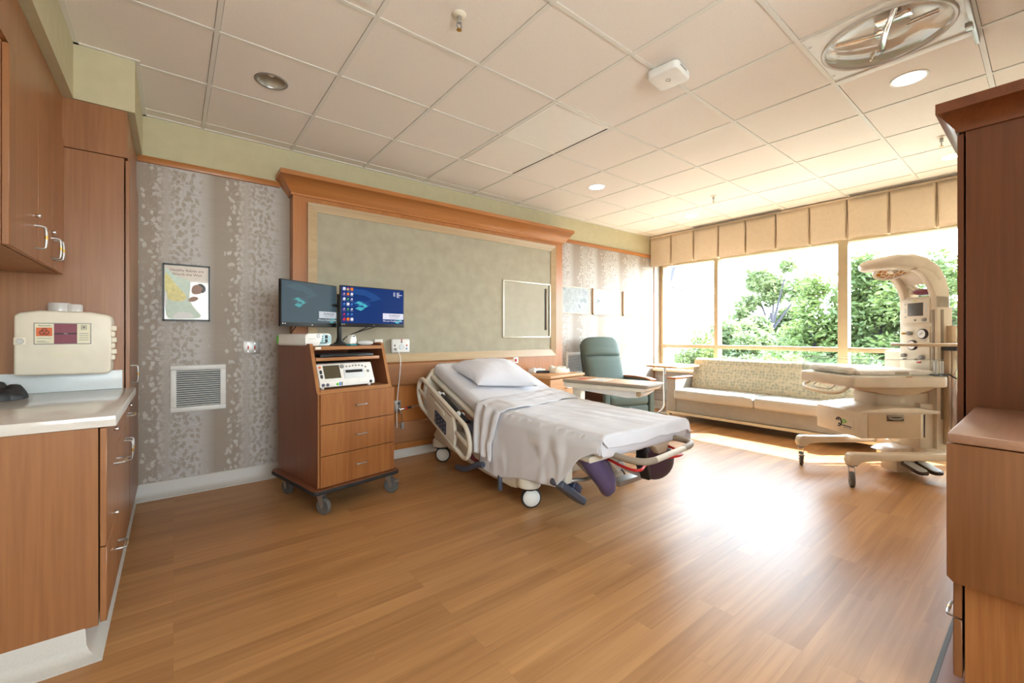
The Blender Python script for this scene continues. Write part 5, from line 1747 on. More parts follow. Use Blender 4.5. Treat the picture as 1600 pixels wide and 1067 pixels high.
O(MB().box(-0.382, -0.366, 0.12, 0.16, 0.34, 0.37, 0.004).cyl((-0.366, 0.14, 0.355), (-0.385, 0.14, 0.355), 0.008, n=10), 'release_latch', 'steel', pn)
for x in (-0.30, 0.30):
    for y in (0.08, 0.62):
        O(MB().lathe([(0, -0.014), (0.032, -0.014), (0.036, -0.007), (0.036, 0.007), (0.032, 0.014), (0, 0.014)], (x, y, 0.0362), 18, 'x').box(x - 0.017, x + 0.017, y - 0.015, y + 0.015, 0.04, 0.085), 'caster', 'black')

# ------------------------------------------------------------------ small table over the sofa arm
t = thing('side_table', 'light wood topped table on a chrome column over the sofa end', 'table', (5.60, 3.49, 0))
mb = MB().prism([(x + 5.56, y + 3.36) for x, y in rrect(-0.30, 0.38, -0.25, 0.25, 0.05)], 'xy', 0.722, 0.748, 0.008, 3)
mb.build('table_top', M['wood_light'], t)
mb = MB().tube([(5.60, 3.50, 0.722), (5.60, 3.50, 0.20), (5.60, 3.505, 0.12), (5.575, 3.54, 0.065), (5.555, 3.56, 0.045)], 0.021, 14, smooth=1)
mb.build('column', M['chrome'], t)
MB().tube([(5.36, 3.60, 0.035), (5.555, 3.56, 0.042), (5.78, 3.52, 0.035)], 0.017, 12).tube([(5.555, 3.565, 0.042), (5.60, 3.44, 0.035)], 0.016, 10).build('foot_bar', M['chrome'], t)
mb = MB()
for x, y in ((5.36, 3.60), (5.78, 3.52), (5.60, 3.44)):
    mb.cyl((x, y, 0.0), (x, y, 0.034), 0.016, n=12, bev=0.003)
mb.build('foot_pad', M['black'], t)
MB().box(5.50, 5.72, 3.40, 3.58, 0.704, 0.723, 0.004).build('mount_plate', M['steel'], t)

# ------------------------------------------------------------------ sofa under the window
t = thing('sofa', 'long grey vinyl sofa with a patterned back under the window', 'sofa', (5.7, 2.19, 0))
SY0, SY1 = 1.03, 3.35
MB().box(5.425, 5.98, SY0 + 0.13, SY1 - 0.13, 0.130, 0.300, 0.008).build('base', M['sofabase'], t)
mb = MB().box(5.335, 5.90, SY0 + 0.137, (SY0 + SY1) / 2 - 0.0015, 0.303, 0.436, 0.035, 4)
mb.build('seat_cushion', M['sofa'], t, sharp=70)
MB().box(5.335, 5.90, (SY0 + SY1) / 2 + 0.0015, SY1 - 0.137, 0.303, 0.436, 0.035, 4).build('seat_cushion', M['sofa'], t, sharp=70)
MB().prism([(5.80, 0.43), (5.94, 0.43), (6.02, 0.80), (6.005, 0.842), (5.95, 0.846), (5.905, 0.82)], 'xz', SY0 + 0.135, SY1 - 0.135, 0.016, 4).build('backrest', M['sofaback'], t)
for y0, y1 in ((SY0, SY0 + 0.13), (SY1 - 0.13, SY1)):
    a_ = MB().prism([(5.415, 0.125), (6.0, 0.125), (6.0, 0.565), (5.415, 0.565)], 'xz', y0, y1, 0.008, 2).build('armrest', M['sofabase'], t)
    MB().prism([(5.405, 0.562), (6.0, 0.562), (6.0, 0.582), (5.405, 0.582)], 'xz', y0 - 0.003, y1 + 0.003, 0.005, 2).build('arm_cap', M['wood_arm'], a_)
MB().box(5.395, 5.43, SY0, SY1, 0.092, 0.124, 0.003).box(5.96, 5.99, SY0, SY1, 0.092, 0.124, 0.003).box(5.42, 5.98, SY0 + 0.02, SY0 + 0.05, 0.092, 0.124, 0.003).box(5.42, 5.98, SY1 - 0.05, SY1 - 0.02, 0.092, 0.124, 0.003).build('rail_frame', M['almond'], t)
for x in (5.397, 5.955):
    for y in (SY0 + 0.01, SY1 - 0.045):
        MB().box(x, x + 0.032, y, y + 0.034, 0.0, 0.093, 0.003).build('leg', M['almond'], t)

tag(box(6.14, 6.26, 1.005, 1.15, 0.636, 1.00, 0.006).build('carton', M['papersheet']), 'tall plain white box standing on the windowsill behind the warmer', 'box')

# ------------------------------------------------------------------ infant warmer
WR = YAW - PI / 2
def RDp(r, d, z=0.0):
    return Vector((math.cos(YAW) * d + math.sin(YAW) * r, math.sin(YAW) * d - math.cos(YAW) * r, z))
WO = RDp(3.0, 3.62)
t = thing('infant_warmer', 'cream infant warmer with an overhead heater and clear sided mattress tray', 'infant warmer', WO, WR)
# base
mb = MB()
for s in (-1, 1):
    y = s * 0.29
    mb.prism([(-0.40, 0.205), (-0.385, 0.250), (-0.36, 0.262), (-0.22, 0.258), (0.46, 0.262), (0.48, 0.250), (0.48, 0.205), (-0.20, 0.200), (-0.30, 0.190), (-0.33, 0.165), (-0.385, 0.165)], 'xz', y - 0.034, y + 0.034, 0.010, 3)
mb.box(0.30, 0.46, -0.28, 0.28, 0.20, 0.262, 0.012, 3)
mb.prism([(0.10, 0.20), (0.40, 0.20), (0.44, 0.262), (0.16, 0.235)], 'xz', -0.10, 0.10, 0.01, 2)
O(mb, 'base_frame', 'warmer')
for s in (-1, 1):
    caster(t, -0.362, s * 0.29, math.radians(-118), R=0.060, brake=(s > 0), top=0.170)
    caster(t, 0.44, s * 0.29, math.radians(-60), R=0.060, top=0.202)
# column
O(MB().box(0.405, 0.53, -0.19, 0.14, 0.20, 1.40, 0.008, 2), 'column', 'warmer')
O(MB().box(0.520, 0.545, -0.14, 0.10, 0.25, 1.42, 0.004).box(0.435, 0.455, -0.1945, -0.189, 0.50, 1.38), 'column_channel', 'bedgrey')
O(MB().box(0.3985, 0.406, -0.172, -0.152, 0.86, 1.38, 0.002), 'face_strip', 'bedgrey')
p1 = O(MB().box(0.392, 0.406, -0.140, 0.105, 1.275, 1.475, 0.006, 2), 'display_panel', 'offwhite')
O(box(0.390, 0.393, -0.088, 0.050, 1.335, 1.445, 0.001), 'screen', 'lcd2', p1)
mb = MB()
for k in range(6):
    mb.cyl((0.389, -0.113, 1.33 + 0.022 * k), (0.393, -0.113, 1.33 + 0.022 * k), 0.006, n=10)
    if k not in (1, 4):
        mb.box(0.389, 0.393, 0.066, 0.080, 1.322 + 0.022 * k, 1.334 + 0.022 * k)
O(mb, 'button', 'quartzw', p1)
O(MB().cyl((0.372, -0.105, 1.302), (0.393, -0.105, 1.302), 0.014, n=16, bev=0.003), 'knob', 'greyink', p1)
O(MB().cyl((0.384, -0.02, 1.300), (0.393, -0.02, 1.300), 0.008, n=14), 'knob', 'greyink', p1)
O(MB().box(0.389, 0.393, -0.03, 0.0, 1.457, 1.467, 0.002), 'alarm_light', 'yellow', p1)
p2 = O(MB().box(0.394, 0.406, -0.140, 0.105, 0.885, 1.245, 0.006, 2), 'gas_panel', 'offwhite')
for y, z, r in ((-0.090, 1.185, 0.038), (0.0, 1.090, 0.038)):
    g = O(MB().lathe([(0, -0.020), (r, -0.020), (r + 0.004, -0.016), (r + 0.004, 0.0)], (0.394, y, z), 28, 'x'), 'gauge_rim', 'darkink', p2)
    O(MB().lathe([(0, -0.0215), (r - 0.004, -0.0215), (r - 0.003, -0.019)], (0.394, y, z), 28, 'x'), 'gauge_dial', 'papersheet', p2)
    O(MB().tube([(0.3715, y + 0.014, z - 0.010), (0.3715, y - 0.016, z + 0.012)], 0.0018, 6), 'gauge_needle', 'darkink', p2)
for y, z, r, m_ in ((0.02, 1.190, 0.018, 'greyink'), (0.075, 1.188, 0.009, 'brass'), (0.072, 1.000, 0.018, 'greyink'), (-0.090, 0.992, 0.020, 'greyink'), (0.070, 0.968, 0.008, 'steel'), (-0.04, 0.972, 0.008, 'steel')):
    O(MB().cyl((0.366, y, z), (0.396, y, z), r, r * 0.85, n=18, bev=0.002), 'knob', m_, p2)
O(MB().tube([(0.372, -0.055, 0.952), (0.364, -0.075, 0.950), (0.362, -0.095, 0.951)], [0.006, 0.010, 0.008], 10), 'red_valve', 'red', p2)
# hood
cheek = [(0.52, 1.38), (0.52, 1.52), (0.495, 1.63), (0.435, 1.735), (0.34, 1.80), (0.24, 1.705), (0.31, 1.665), (0.365, 1.59), (0.400, 1.50), (0.405, 1.38)]
mb = MB()
mb.prism(cheek, 'xz', -0.18, -0.125, 0.010, 3)
mb.prism(cheek, 'xz', 0.085, 0.14, 0.010, 3)
mb.box(0.405, 0.52, -0.18, 0.14, 1.38, 1.495, 0.008, 2)
arc = [(0.452, 1.625, 0.052), (0.405, 1.70, 0.060), (0.33, 1.752, 0.066), (0.24, 1.773, 0.068), (0.14, 1.774, 0.062), (0.06, 1.762, 0.052), (0.01, 1.750, 0.038), (-0.015, 1.744, 0.018)]
secs = []
for i, (x, z, th) in enumerate(arc):
    a, b = arc[max(0, i - 1)], arc[min(len(arc) - 1, i + 1)]
    d = Vector((b[0] - a[0], b[1] - a[1])).normalized()
    n_ = Vector((-d.y, d.x))
    if n_.y < 0: n_ = -n_
    hw = [0.162, 0.164, 0.168, 0.175, 0.175, 0.158, 0.12, 0.06][i]
    ring = []
    for j in range(28):
        q = 2 * PI * j / 28
        cx, sx = math.cos(q), math.sin(q)
        Y_ = -0.02 + hw * (abs(cx) ** 0.45) * (1 if cx > 0 else -1)
        N = th * (abs(sx) ** 0.6) * (1 if sx > 0 else -1)
        ring.append((x + n_.x * N, Y_, z + n_.y * N))
    secs.append(ring)
mb.sweep(secs)
hd = O(mb, 'hood', 'warmer', sharp=50)
LT = Matrix.Translation((0.165, -0.060, 1.705)) @ Matrix.Rotation(math.radians(-24), 4, 'X') @ Matrix.Rotation(math.radians(6), 4, 'Y')
O(MB().lathe([(0.122, 0.04), (0.132, -0.004), (0.124, -0.012), (0.113, -0.010), (0.110, 0.02)], (0, 0, 0), 36, M=LT), 'heater_ring', 'warmer', hd)
O(MB().lathe([(0, 0.006), (0.111, 0.006)], (0, 0, 0), 32, M=LT), 'heater_plate', 'amber', hd)
mb = MB()
for r in (0.04, 0.075, 0.108):
    mb.tube([(r * math.cos(q * PI / 14), r * math.sin(q * PI / 14), -0.008) for q in range(28)], 0.0028, 6, closed=True, M=LT)
for k in range(10):
    a = 2 * PI * k / 10
    mb.tube([(0.04 * math.cos(a), 0.04 * math.sin(a), -0.008), (0.108 * math.cos(a + 0.25), 0.108 * math.sin(a + 0.25), -0.008)], 0.0025, 6, M=LT)
O(mb, 'wire_guard', 'papersheet', hd)
O(MB().ell((0, 0, -0.002), 0.036, 0.036, 0.008, 18, M=LT), 'reflector_cap', 'mirror', hd)
lamp_ = O(MB().ell((0, 0, 0), 0.058, 0.075, 0.012, 24, M=Matrix.Translation((0.425, -0.055, 1.532)) @ Matrix.Rotation(0.35, 4, 'Y') @ Matrix.Rotation(-0.15, 4, 'X')), 'exam_lamp_lens', 'maroon', hd)
O(MB().tube([(0.44, 0.06, 1.60), (0.43, 0.03, 1.575), (0.425, -0.01, 1.55), (0.43, -0.03, 1.545)], [0.02, 0.028, 0.026, 0.02], 12, smooth=1).ell((0.435, 0.055, 1.55), 0.02, 0.03, 0.035, 14), 'exam_lamp_arm', 'offwhite', hd)
# pedestal and drawer cabinet
O(MB().box(-0.02, 0.42, -0.12, 0.12, 0.56, 0.70, 0.012, 3), 'pedestal', 'warmer')
O(MB().box(0.30, 0.42, -0.16, 0.14, 0.25, 0.62, 0.010, 2), 'rear_spine', 'warmer')
cab = O(MB().prism([(-0.252, 0.560), (-0.252, 0.360), (0.250, 0.360), (0.250, 0.575)], 'xz', -0.255, 0.240, 0.008, 2), 'drawer_cabinet', 'warmer')
O(MB().prism([(-0.255, 0.556), (-0.20, 0.583), (0.0, 0.604), (0.18, 0.600), (0.36, 0.578), (0.362, 0.552), (0.26, 0.556), (-0.10, 0.560)], 'xz', -0.262, 0.245, 0.007, 2), 'cabinet_lid', 'warmer')
dr = O(box(-0.205, 0.212, -0.2585, -0.252, 0.366, 0.551, 0.002, 1), 'drawer', 'warmerdk')
O(MB().box(-0.058, 0.075, -0.262, -0.257, 0.498, 0.548, 0.004), 'handle_well', 'lcd', dr)
O(MB().tube([(-0.050, -0.264, 0.530), (-0.02, -0.268, 0.516), (0.04, -0.268, 0.516), (0.068, -0.264, 0.530)], 0.007, 8, smooth=1).box(-0.056, 0.073, -0.2655, -0.259, 0.535, 0.546, 0.002), 'handle', 'bedgrey', dr)
O(box(0.235, 0.246, -0.257, -0.252, 0.37, 0.55), 'gap', 'darkink')
# round leafy badge on the end
bg_ = O(box(-0.2545, -0.2515, -0.175, 0.0, 0.405, 0.492), 'badge_plate', 'warmer')
mb = MB()
cy_, cz_ = -0.025, 0.450
mb.tube([(-0.256, cy_ + 0.030 * math.cos(a), cz_ + 0.034 * math.sin(a)) for a in [math.radians(q) for q in range(20, 300, 14)]], 0.0055, 8)
mb.ell((-0.2555, cy_ + 0.004, cz_ + 0.018), 0.002, 0.010, 0.008, 10)
mb.ell((-0.2555, cy_ - 0.004, cz_ - 0.016), 0.002, 0.012, 0.008, 10)
O(mb, 'badge_ring', 'darkink', bg_)
mb = MB()
for y, z, a in ((-0.06, 0.462, 0.6), (-0.085, 0.455, -0.5), (-0.075, 0.475, 0.2), (-0.10, 0.468, 0.9), (-0.055, 0.446, 1.4)):
    mb.ell((-0.2555, y, z), 0.0015, 0.016, 0.0055, 12, R=Matrix.Rotation(a, 4, 'X'))
O(mb, 'leaf_mark', 'green', bg_)
mb = MB()
mb.box(-0.2558, -0.254, -0.160, -0.060, 0.424, 0.433)
mb.box(-0.2558, -0.254, -0.160, -0.075, 0.413, 0.417)
O(mb, 'badge_lettering', 'slate', bg_)
# tray
plan = [(-0.364, -0.285), (-0.35, -0.300), (-0.10, -0.305), (0.36, -0.300), (0.41, -0.27), (0.42, 0.27), (0.38, 0.300), (-0.35, 0.300), (-0.364, 0.285)]
tr_ = O(MB().prism(plan, 'xy', 0.765, 0.853, 0.014, 3), 'tray', 'warmer')
O(MB().prism([(-0.31, 0.770), (-0.20, 0.735), (-0.05, 0.705), (0.08, 0.695), (0.20, 0.705), (0.30, 0.735), (0.36, 0.770)], 'xz', -0.24, 0.24, 0.008, 2), 'tray_bowl', 'warmerdk')
O(MB().prism(rrect(-0.345, 0.37, -0.280, 0.280, 0.03), 'xy', 0.850, 0.857), 'tray_liner', 'offwhite', tr_)
O(MB().tube([(-0.33, 0.20, 0.775), (-0.40, 0.20, 0.735), (-0.43, 0.12, 0.715), (-0.43, -0.12, 0.705), (-0.40, -0.22, 0.715), (-0.33, -0.24, 0.775)], 0.014, 12, smooth=2), 'push_handle', 'warmer')
O(MB().tube([(-0.34, 0.10, 0.775), (-0.385, 0.10, 0.745), (-0.40, 0.05, 0.735), (-0.40, -0.06, 0.730), (-0.385, -0.11, 0.735), (-0.34, -0.11, 0.775)], 0.0055, 8, smooth=1), 'tilt_lever', 'steel')
O(MB().box(-0.255, 0.350, -0.245, 0.245, 0.857, 0.893, 0.014, 3), 'infant_mattress', 'blanket')
O(MB().box(0.02, 0.13, -0.2475, -0.244, 0.866, 0.884, 0.001).box(0.06, 0.10, -0.304, -0.300, 0.845, 0.854, 0.001), 'caution_label', 'trimlite')
for nm, b_ in (('side_shield', (-0.345, 0.36, -0.292, -0.287, 0.852, 0.985)), ('side_shield', (-0.345, 0.36, 0.287, 0.292, 0.852, 0.985)), ('end_shield', (-0.355, -0.350, -0.285, 0.285, 0.852, 0.985)), ('corner_shield', (-0.175, -0.170, -0.285, 0.285, 0.893, 1.0))):
    if nm != 'corner_shield':
        sh_ = O(box(*b_), nm, 'acrylic')
        O(box(b_[0], b_[1], b_[2], b_[3], b_[5] - 0.003, b_[5] + 0.001), 'shield_edge', 'clearplast', sh_)
O(MB().cyl((0.335, -0.25, 0.853), (0.335, -0.25, 0.97), 0.012, n=16).cyl((0.385, -0.25, 0.853), (0.385, -0.25, 0.97), 0.010, n=16), 'shield_post', 'clearplast')
O(MB().box(0.29, 0.40, -0.285, -0.215, 0.852, 0.868, 0.006).tube([(0.36, -0.26, 0.868), (0.42, -0.27, 0.866), (0.46, -0.29, 0.835)], 0.006, 8), 'cord_clip', 'darkink')
# shelf on a bracket
O(MB().prism(rrect(-0.03, 0.56, -0.46, -0.235, 0.04), 'xy', 1.090, 1.112, 0.007, 3), 'monitor_shelf', 'warmerdk')
O(MB().box(0.435, 0.545, -0.30, -0.19, 1.052, 1.090, 0.004), 'shelf_bracket', 'black')
O(MB().box(0.450, 0.475, -0.235, -0.195, 0.30, 1.06, 0.004).box(0.480, 0.52, -0.235, -0.19, 0.30, 1.25, 0.004), 'accessory_rail', 'warmerdk')
# foot controls
PT = Matrix.Translation((0, -0.14, 0.085)) @ Matrix.Rotation(math.radians(14), 4, 'X')
for x in (0.265, 0.380):
    p_ = O(MB().prism(rrect(x - 0.050, x + 0.050, -0.10, 0.09, 0.035), 'xy', 0.0, 0.026, 0.008, 2, M=PT), 'foot_control', 'darkbrown')
    O(MB().prism(rrect(x - 0.038, x + 0.038, -0.088, 0.07, 0.028), 'xy', 0.025, 0.032, M=PT), 'foot_pad', 'pedal', p_)
O(MB().box(0.20, 0.45, -0.06, 0.10, 0.03, 0.20, 0.01), 'pedal_housing', 'warmer')
O(MB().tube([(0.28, -0.10, 0.10), (0.33, -0.11, 0.06), (0.42, -0.10, 0.055), (0.46, -0.06, 0.06)], 0.010, 8, smooth=1), 'pedal_link', 'steel')
WM = Matrix.Translation(WO) @ Matrix.Rotation(WR, 4, 'Z')
def wp(x, y, z): return WM @ Vector((x, y, z))
# rolled blanket
def roll_fn(u, v):
    a = 2 * PI * u
    y = -0.23 + 0.46 * v
    e = min(v, 1 - v)
    r = 0.030 * math.sqrt(max(0.02, 1 - (1 - min(1, e / 0.05)) ** 2))
    r += 0.006 * noise.noise(Vector((math.cos(a) * 2, math.sin(a) * 2, v * 9)))
    return wp(-0.292 + 1.15 * r * math.cos(a), y, 0.8585 + 0.030 + r * math.sin(a) * 0.95)
tag(MB().grid(roll_fn, 28, 40, closed_u=True).build('rolled_blanket', M['blanket'], sharp=80), 'rolled striped receiving blanket at the end of the warmer tray', 'blanket')
# bag of supplies
def bag_fn(u, v):
    a = 2 * PI * u
    w_ = 0.045 + 0.022 * math.sin(PI * min(1, v * 1.1))
    th = 0.018 + 0.016 * math.sin(PI * v)
    n = noise.noise(Vector((math.cos(a) * 2.2, math.sin(a) * 2.2, v * 7)))
    q = 0.25 if v < 0.06 else 1.0
    return wp(0.505 + (w_ * q) * math.cos(a) + 0.010 * n, -0.285 + th * q * math.sin(a) + 0.006 * n, 0.845 - 0.42 * v + 0.01 * n)
t = thing('supply_bag', 'crinkled clear plastic bag hanging on the warmer by the wardrobe', 'bag', wp(0.505, -0.285, 0.84), WR)
MB().grid(bag_fn, 26, 30, closed_u=True).build('film', M['bag'], t, sharp=80)
MB().box(0.470, 0.53, -0.295, -0.275, 0.46, 0.72, 0.008, 3, M=WM).build('red_contents', M['maroon'], t)
MB().tube([wp(0.46, -0.27, 0.86), wp(0.49, -0.28, 0.95), wp(0.47, -0.27, 1.01), wp(0.50, -0.27, 0.93), wp(0.505, -0.285, 0.84)], 0.004, 8, smooth=2).ell(wp(0.505, -0.29, 0.87), 0.03, 0.02, 0.03, 14).build('white_tubing', M['papersheet'], t)
for lab, pts in (('thick black cable looping behind the warmer shelf', [(0.52, -0.20, 1.16), (0.60, -0.20, 1.13), (0.64, -0.22, 1.06), (0.60, -0.22, 0.98), (0.57, -0.21, 0.90)]),
                 ('tan hose looping behind the warmer shelf', [(0.53, -0.19, 1.10), (0.62, -0.19, 1.06), (0.63, -0.20, 0.99), (0.58, -0.20, 0.93)]),
                 ('thin black lead sagging low behind the warmer column', [(0.54, -0.18, 0.99), (0.60, -0.18, 0.965), (0.68, -0.18, 0.955), (0.74, -0.18, 0.97)])):
    tag(MB().tube([wp(*p) for p in pts], 0.008 if 'thick' in lab else 0.006, 8, smooth=2).build('cable', M['rubber'] if 'black' in lab else M['darkbrown']), lab, 'cable')

# ------------------------------------------------------------------ wardrobe and drop leaf desk
t = thing('wardrobe', 'tall dark cherry wardrobe with a flared crown beside the window', 'wardrobe', (3.1, -0.1, 0))
WX0, WX1, WYB, WYF = 2.664, 3.66, -0.41, 0.232
mb = MB()
mb.box(WX0, WX0 + 0.02, WYB, WYF, 0.0, 2.055)
mb.box(WX1 - 0.02, WX1, WYB, WYF, 0.0, 2.055)
mb.box(WX0 + 0.02, WX1 - 0.02, WYB, WYB + 0.02, 0.0, 2.055)
mb.box(WX0 + 0.02, WX1 - 0.02, WYB, WYF, 2.02, 2.055)
mb.box(WX0 + 0.02, WX1 - 0.02, WYB, WYF - 0.01, 0.0, 0.10)
mb.build('carcass', M['ward'], t)
for x0, x1 in ((WX0 + 0.002, (WX0 + WX1) / 2 - 0.002), ((WX0 + WX1) / 2 + 0.002, WX1 - 0.002)):
    d = box(x0, x1, WYF + 0.006, WYF + 0.026, 0.105, 2.045, 0.002, 1).build('door', M['ward'], t)
    hx = x1 - 0.05 if x0 < 3 else x0 + 0.05
    pull(d, (hx, WYF + 0.026, 1.0), (hx, WYF + 0.026, 1.1), (0, 1, 0))
prof = [(0.0, 2.050), (0.010, 2.050), (0.012, 2.066), (0.058, 2.130), (0.066, 2.134), (0.066, 2.178), (0.0, 2.178)]
secs = []
for (px, py, nx, ny) in ((WX0, WYB, -1, 0), (WX0, WYF + 0.02, -1, 1), (WX1, WYF + 0.02, 1, 1), (WX1, WYB, 1, 0)):
    secs.append([(px + nx * a, py + ny * a, z) for a, z in prof])
MB().sweep(secs).build('crown', M['wardx'], t)
MB().box(WX0 + 0.005, WX1 - 0.005, WYB, WYF + 0.015, 2.05, 2.17).build('crown_core', M['wardx'], t)

t = thing('desk_cabinet', 'cherry drop leaf desk cabinet standing against the wardrobe', 'cabinet', (2.3, -0.1, 0))
mb = MB()
mb.box(1.93, 1.95, -0.41, 0.170, 0.0, 0.843)
mb.box(2.635, 2.655, -0.41, 0.170, 0.0, 0.843)
mb.box(1.95, 2.635, -0.41, -0.39, 0.0, 0.843)
mb.box(1.95, 2.635, -0.41, 0.165, 0.80, 0.843)
mb.box(1.95, 2.635, -0.41, 0.160, 0.02, 0.10)
mb.build('carcass', M['oak'], t)
box(1.885, 2.660, -0.41, 0.204, 0.846, 0.875, 0.004).build('desk_top', M['desktop'], t)
MB().prism([(-0.41, 0.416), (0.190, 0.416), (0.206, 0.432), (0.206, 0.843), (-0.41, 0.843)], 'yz', 1.882, 1.902, 0.003, 2).build('drop_leaf', M['desk'], t)
MB().box(1.902, 1.93, 0.02, 0.10, 0.80, 0.838, 0.003).build('leaf_bracket', M['white'], t)
for z0, z1, nm in ((0.105, 0.285, 'drawer'), (0.290, 0.838, 'door')):
    d = box(1.932, 2.652, 0.176, 0.196, z0, z1, 0.002, 1).build(nm, M['desk'], t)
    if nm == 'drawer':
        pull(d, (2.0, 0.196, 0.262), (2.1, 0.196, 0.262), (0, 1, 0), gap=0.022)
    else:
        pull(d, (2.6, 0.196, 0.55), (2.6, 0.196, 0.65), (0, 1, 0))
box(1.60, 2.66, 0.17, 0.245, 0.0, 0.010).build('plinth', M['wood_floor2'], t)
box(1.60, 2.66, 0.245, 0.258, 0.0, 0.012).build('plinth_edge', M['greyrub'], t)
# ------------------------------------------------------------------ ceiling fittings
def downlight(label, x, y, lit, watt=0.0):
    t = thing('downlight', label, 'ceiling light', (x, y, 2.742))
    MB().lathe([(0.078, 0.004), (0.092, 0.002), (0.093, -0.002), (0.089, -0.005), (0.078, -0.003), (0.076, 0.004)], (x, y, 2.742), 36).build('trim_ring', M['white'] if lit else M['steel'], t)
    if lit:
        MB().lathe([(0.077, 0.0), (0.075, 0.045), (0.0, 0.047)], (x, y, 2.742), 32).build('housing', M['white'], t)
        MB().lathe([(0, 0.004), (0.076, 0.004), (0.076, 0.008), (0, 0.008)], (x, y, 2.742), 32).build('lens', M['lamp'], t)
        ld = bpy.data.lights.new('lamp_glow', 'SPOT')
        ld.energy = watt
        ld.color = (1.0, 0.86, 0.68)
        ld.spot_size = math.radians(150)
        ld.spot_blend = 0.9
        ld.shadow_soft_size = 0.06
        lo = bpy.data.objects.new('lamp_glow', ld)
        COL.objects.link(lo)
        lo.parent = t
        lo.location = (0, 0, -0.012)
    else:
        MB().lathe([(0.079, 0.0), (0.070, 0.06), (0.050, 0.12), (0.0, 0.125)], (x, y, 2.742), 36).build('reflector', M['mirror'], t)
        MB().ell((x, y, 2.81), 0.028, 0.028, 0.04, 18).build('lamp_bulb', M['lens'], t)
    return t
downlight('unlit chrome recessed downlight over the patterned wall', 0.475, 2.995, False)
downlight('lit recessed downlight next to the clear lift-up lamp', 3.52, 0.546, True, 14)
downlight('lit recessed downlight just past the wardrobe crown', 5.353, 0.54, True, 8)
downlight('lit recessed downlight between the flat panel light and the headboard end', 3.52, 3.0, True, 8)
downlight('lit recessed downlight near the window wall over the recliner', 5.353, 2.958, True, 6)

def sprinkler(label, x, y):
    t = thing('sprinkler', label, 'sprinkler', (x, y, 2.742))
    MB().lathe([(0.0, 0.002), (0.034, 0.0), (0.034, -0.004), (0.020, -0.012), (0.016, -0.012), (0, -0.012)], (x, y, 2.742), 24).build('escutcheon', M['offwhite'], t)
    MB().cyl((x, y, 2.700), (x, y, 2.732), 0.011, n=14, bev=0.002).tube([(x - 0.011, y, 2.705), (x - 0.014, y, 2.685), (x, y, 2.668)], 0.0035, 6).tube([(x + 0.011, y, 2.705), (x + 0.014, y, 2.685), (x, y, 2.668)], 0.0035, 6).build('body', M['steel'], t)
    MB().lathe([(0, -0.002), (0.013, 0.0), (0.013, 0.002), (0, 0.002)], (x, y, 2.666), 16).build('deflector', M['brass'], t)
sprinkler('brass sprinkler head alone in the ceiling nearest the camera', 1.095, 1.80)
sprinkler('sprinkler head in the bright ceiling in front of the valance', 4.77, 2.372)
sprinkler('sprinkler head beside the wardrobe crown', 4.76, 0.547)

t = thing('wireless_access_point', 'square white wireless access point stuck on the ceiling grid', 'access point', (2.30, 1.43, 2.74))
T = Matrix.Translation((2.30, 1.415, 0)) @ Matrix.Rotation(0.12, 4, 'Z')
MB().prism(rrect(-0.095, 0.095, -0.095, 0.095, 0.03), 'xy', 2.688, 2.7365, 0.010, 3, M=T).build('case', M['white'], t)
mb = MB().tube([(0.013 * math.cos(k * PI / 10), 0.013 * math.sin(k * PI / 10), 2.6875) for k in range(20)], 0.0018, 6, closed=True, M=T)
mb.box(0.013, 0.022, -0.002, 0.002, 2.686, 2.689, M=T)
mb.build('round_logo', M['greyink'], t)
MB().box(-0.05, 0.03, -0.0965, -0.094, 2.712, 2.722, M=T).build('port', M['greyink'], t)

t = thing('panel_light', 'flat unlit rectangular panel light in the ceiling over the bed', 'ceiling light', (2.31, 2.675, 2.74))
x0, x1, y0, y1 = GX[5] + 0.012, GX[6] - 0.012, GY[8] + 0.012, GY[10] - 0.012
box(x0 + 0.018, x1 - 0.018, y0 + 0.018, y1 - 0.018, 2.741, 2.75).build('diffuser', M['lens'], t)
mb = MB()
for b_ in ((x0, x0 + 0.02, y0, y1), (x1 - 0.02, x1, y0, y1), (x0 + 0.02, x1 - 0.02, y0, y0 + 0.02), (x0 + 0.02, x1 - 0.02, y1 - 0.02, y1)):
    mb.box(b_[0], b_[1], b_[2], b_[3], 2.737, 2.752, 0.002)
mb.build('frame', M['tee'], t)
box(x1 - 0.0225, x1 - 0.0190, y0 + 0.02, y1 - 0.02, 2.7365, 2.742).build('hinge_gap', M['dark_void'], t)

# lift-up examination lamp behind a clear cover
t = thing('examination_lamp', 'clear domed examination lamp set into the ceiling by the wardrobe', 'ceiling light', (2.93, 0.55, 2.74))
ex0, ex1, ey0, ey1 = 2.63, 3.212, 0.25, 0.836
cx, cy_ = 2.94, 0.55
n = 120
mb = MB()
tile_with_hole(mb, ex0, ex1, ey0, ey1, cx, cy_, 0.262, 2.7415, 64)
mb.build('mounting_plate', M['white'], t)
MB().lathe([(0.262, 0.0), (0.256, 0.022), (0.20, 0.062), (0.10, 0.080), (0, 0.082)], (cx, cy_, 2.744), 44).build('reflector_bowl', M['lens'], t)
mb = MB()
mb.tube([(cx - 0.20, cy_ - 0.08, 2.785), (cx, cy_, 2.765), (cx + 0.21, cy_ + 0.05, 2.785)], 0.016, 10, smooth=1)
mb.tube([(cx - 0.05, cy_ + 0.2, 2.785), (cx, cy_, 2.77), (cx + 0.03, cy_ - 0.2, 2.785)], 0.012, 10, smooth=1)
mb.cyl((cx, cy_, 2.765), (cx, cy_, 2.815), 0.045, n=24, bev=0.008)
mb.box(cx - 0.13, cx - 0.05, cy_ - 0.12, cy_ + 0.02, 2.768, 2.80, 0.01)
mb.build('lamp_arms', M['chrome'], t)
MB().ell((cx + 0.03, cy_ - 0.03, 2.785), 0.075, 0.075, 0.03, 24).build('lamp_head', M['white'], t)
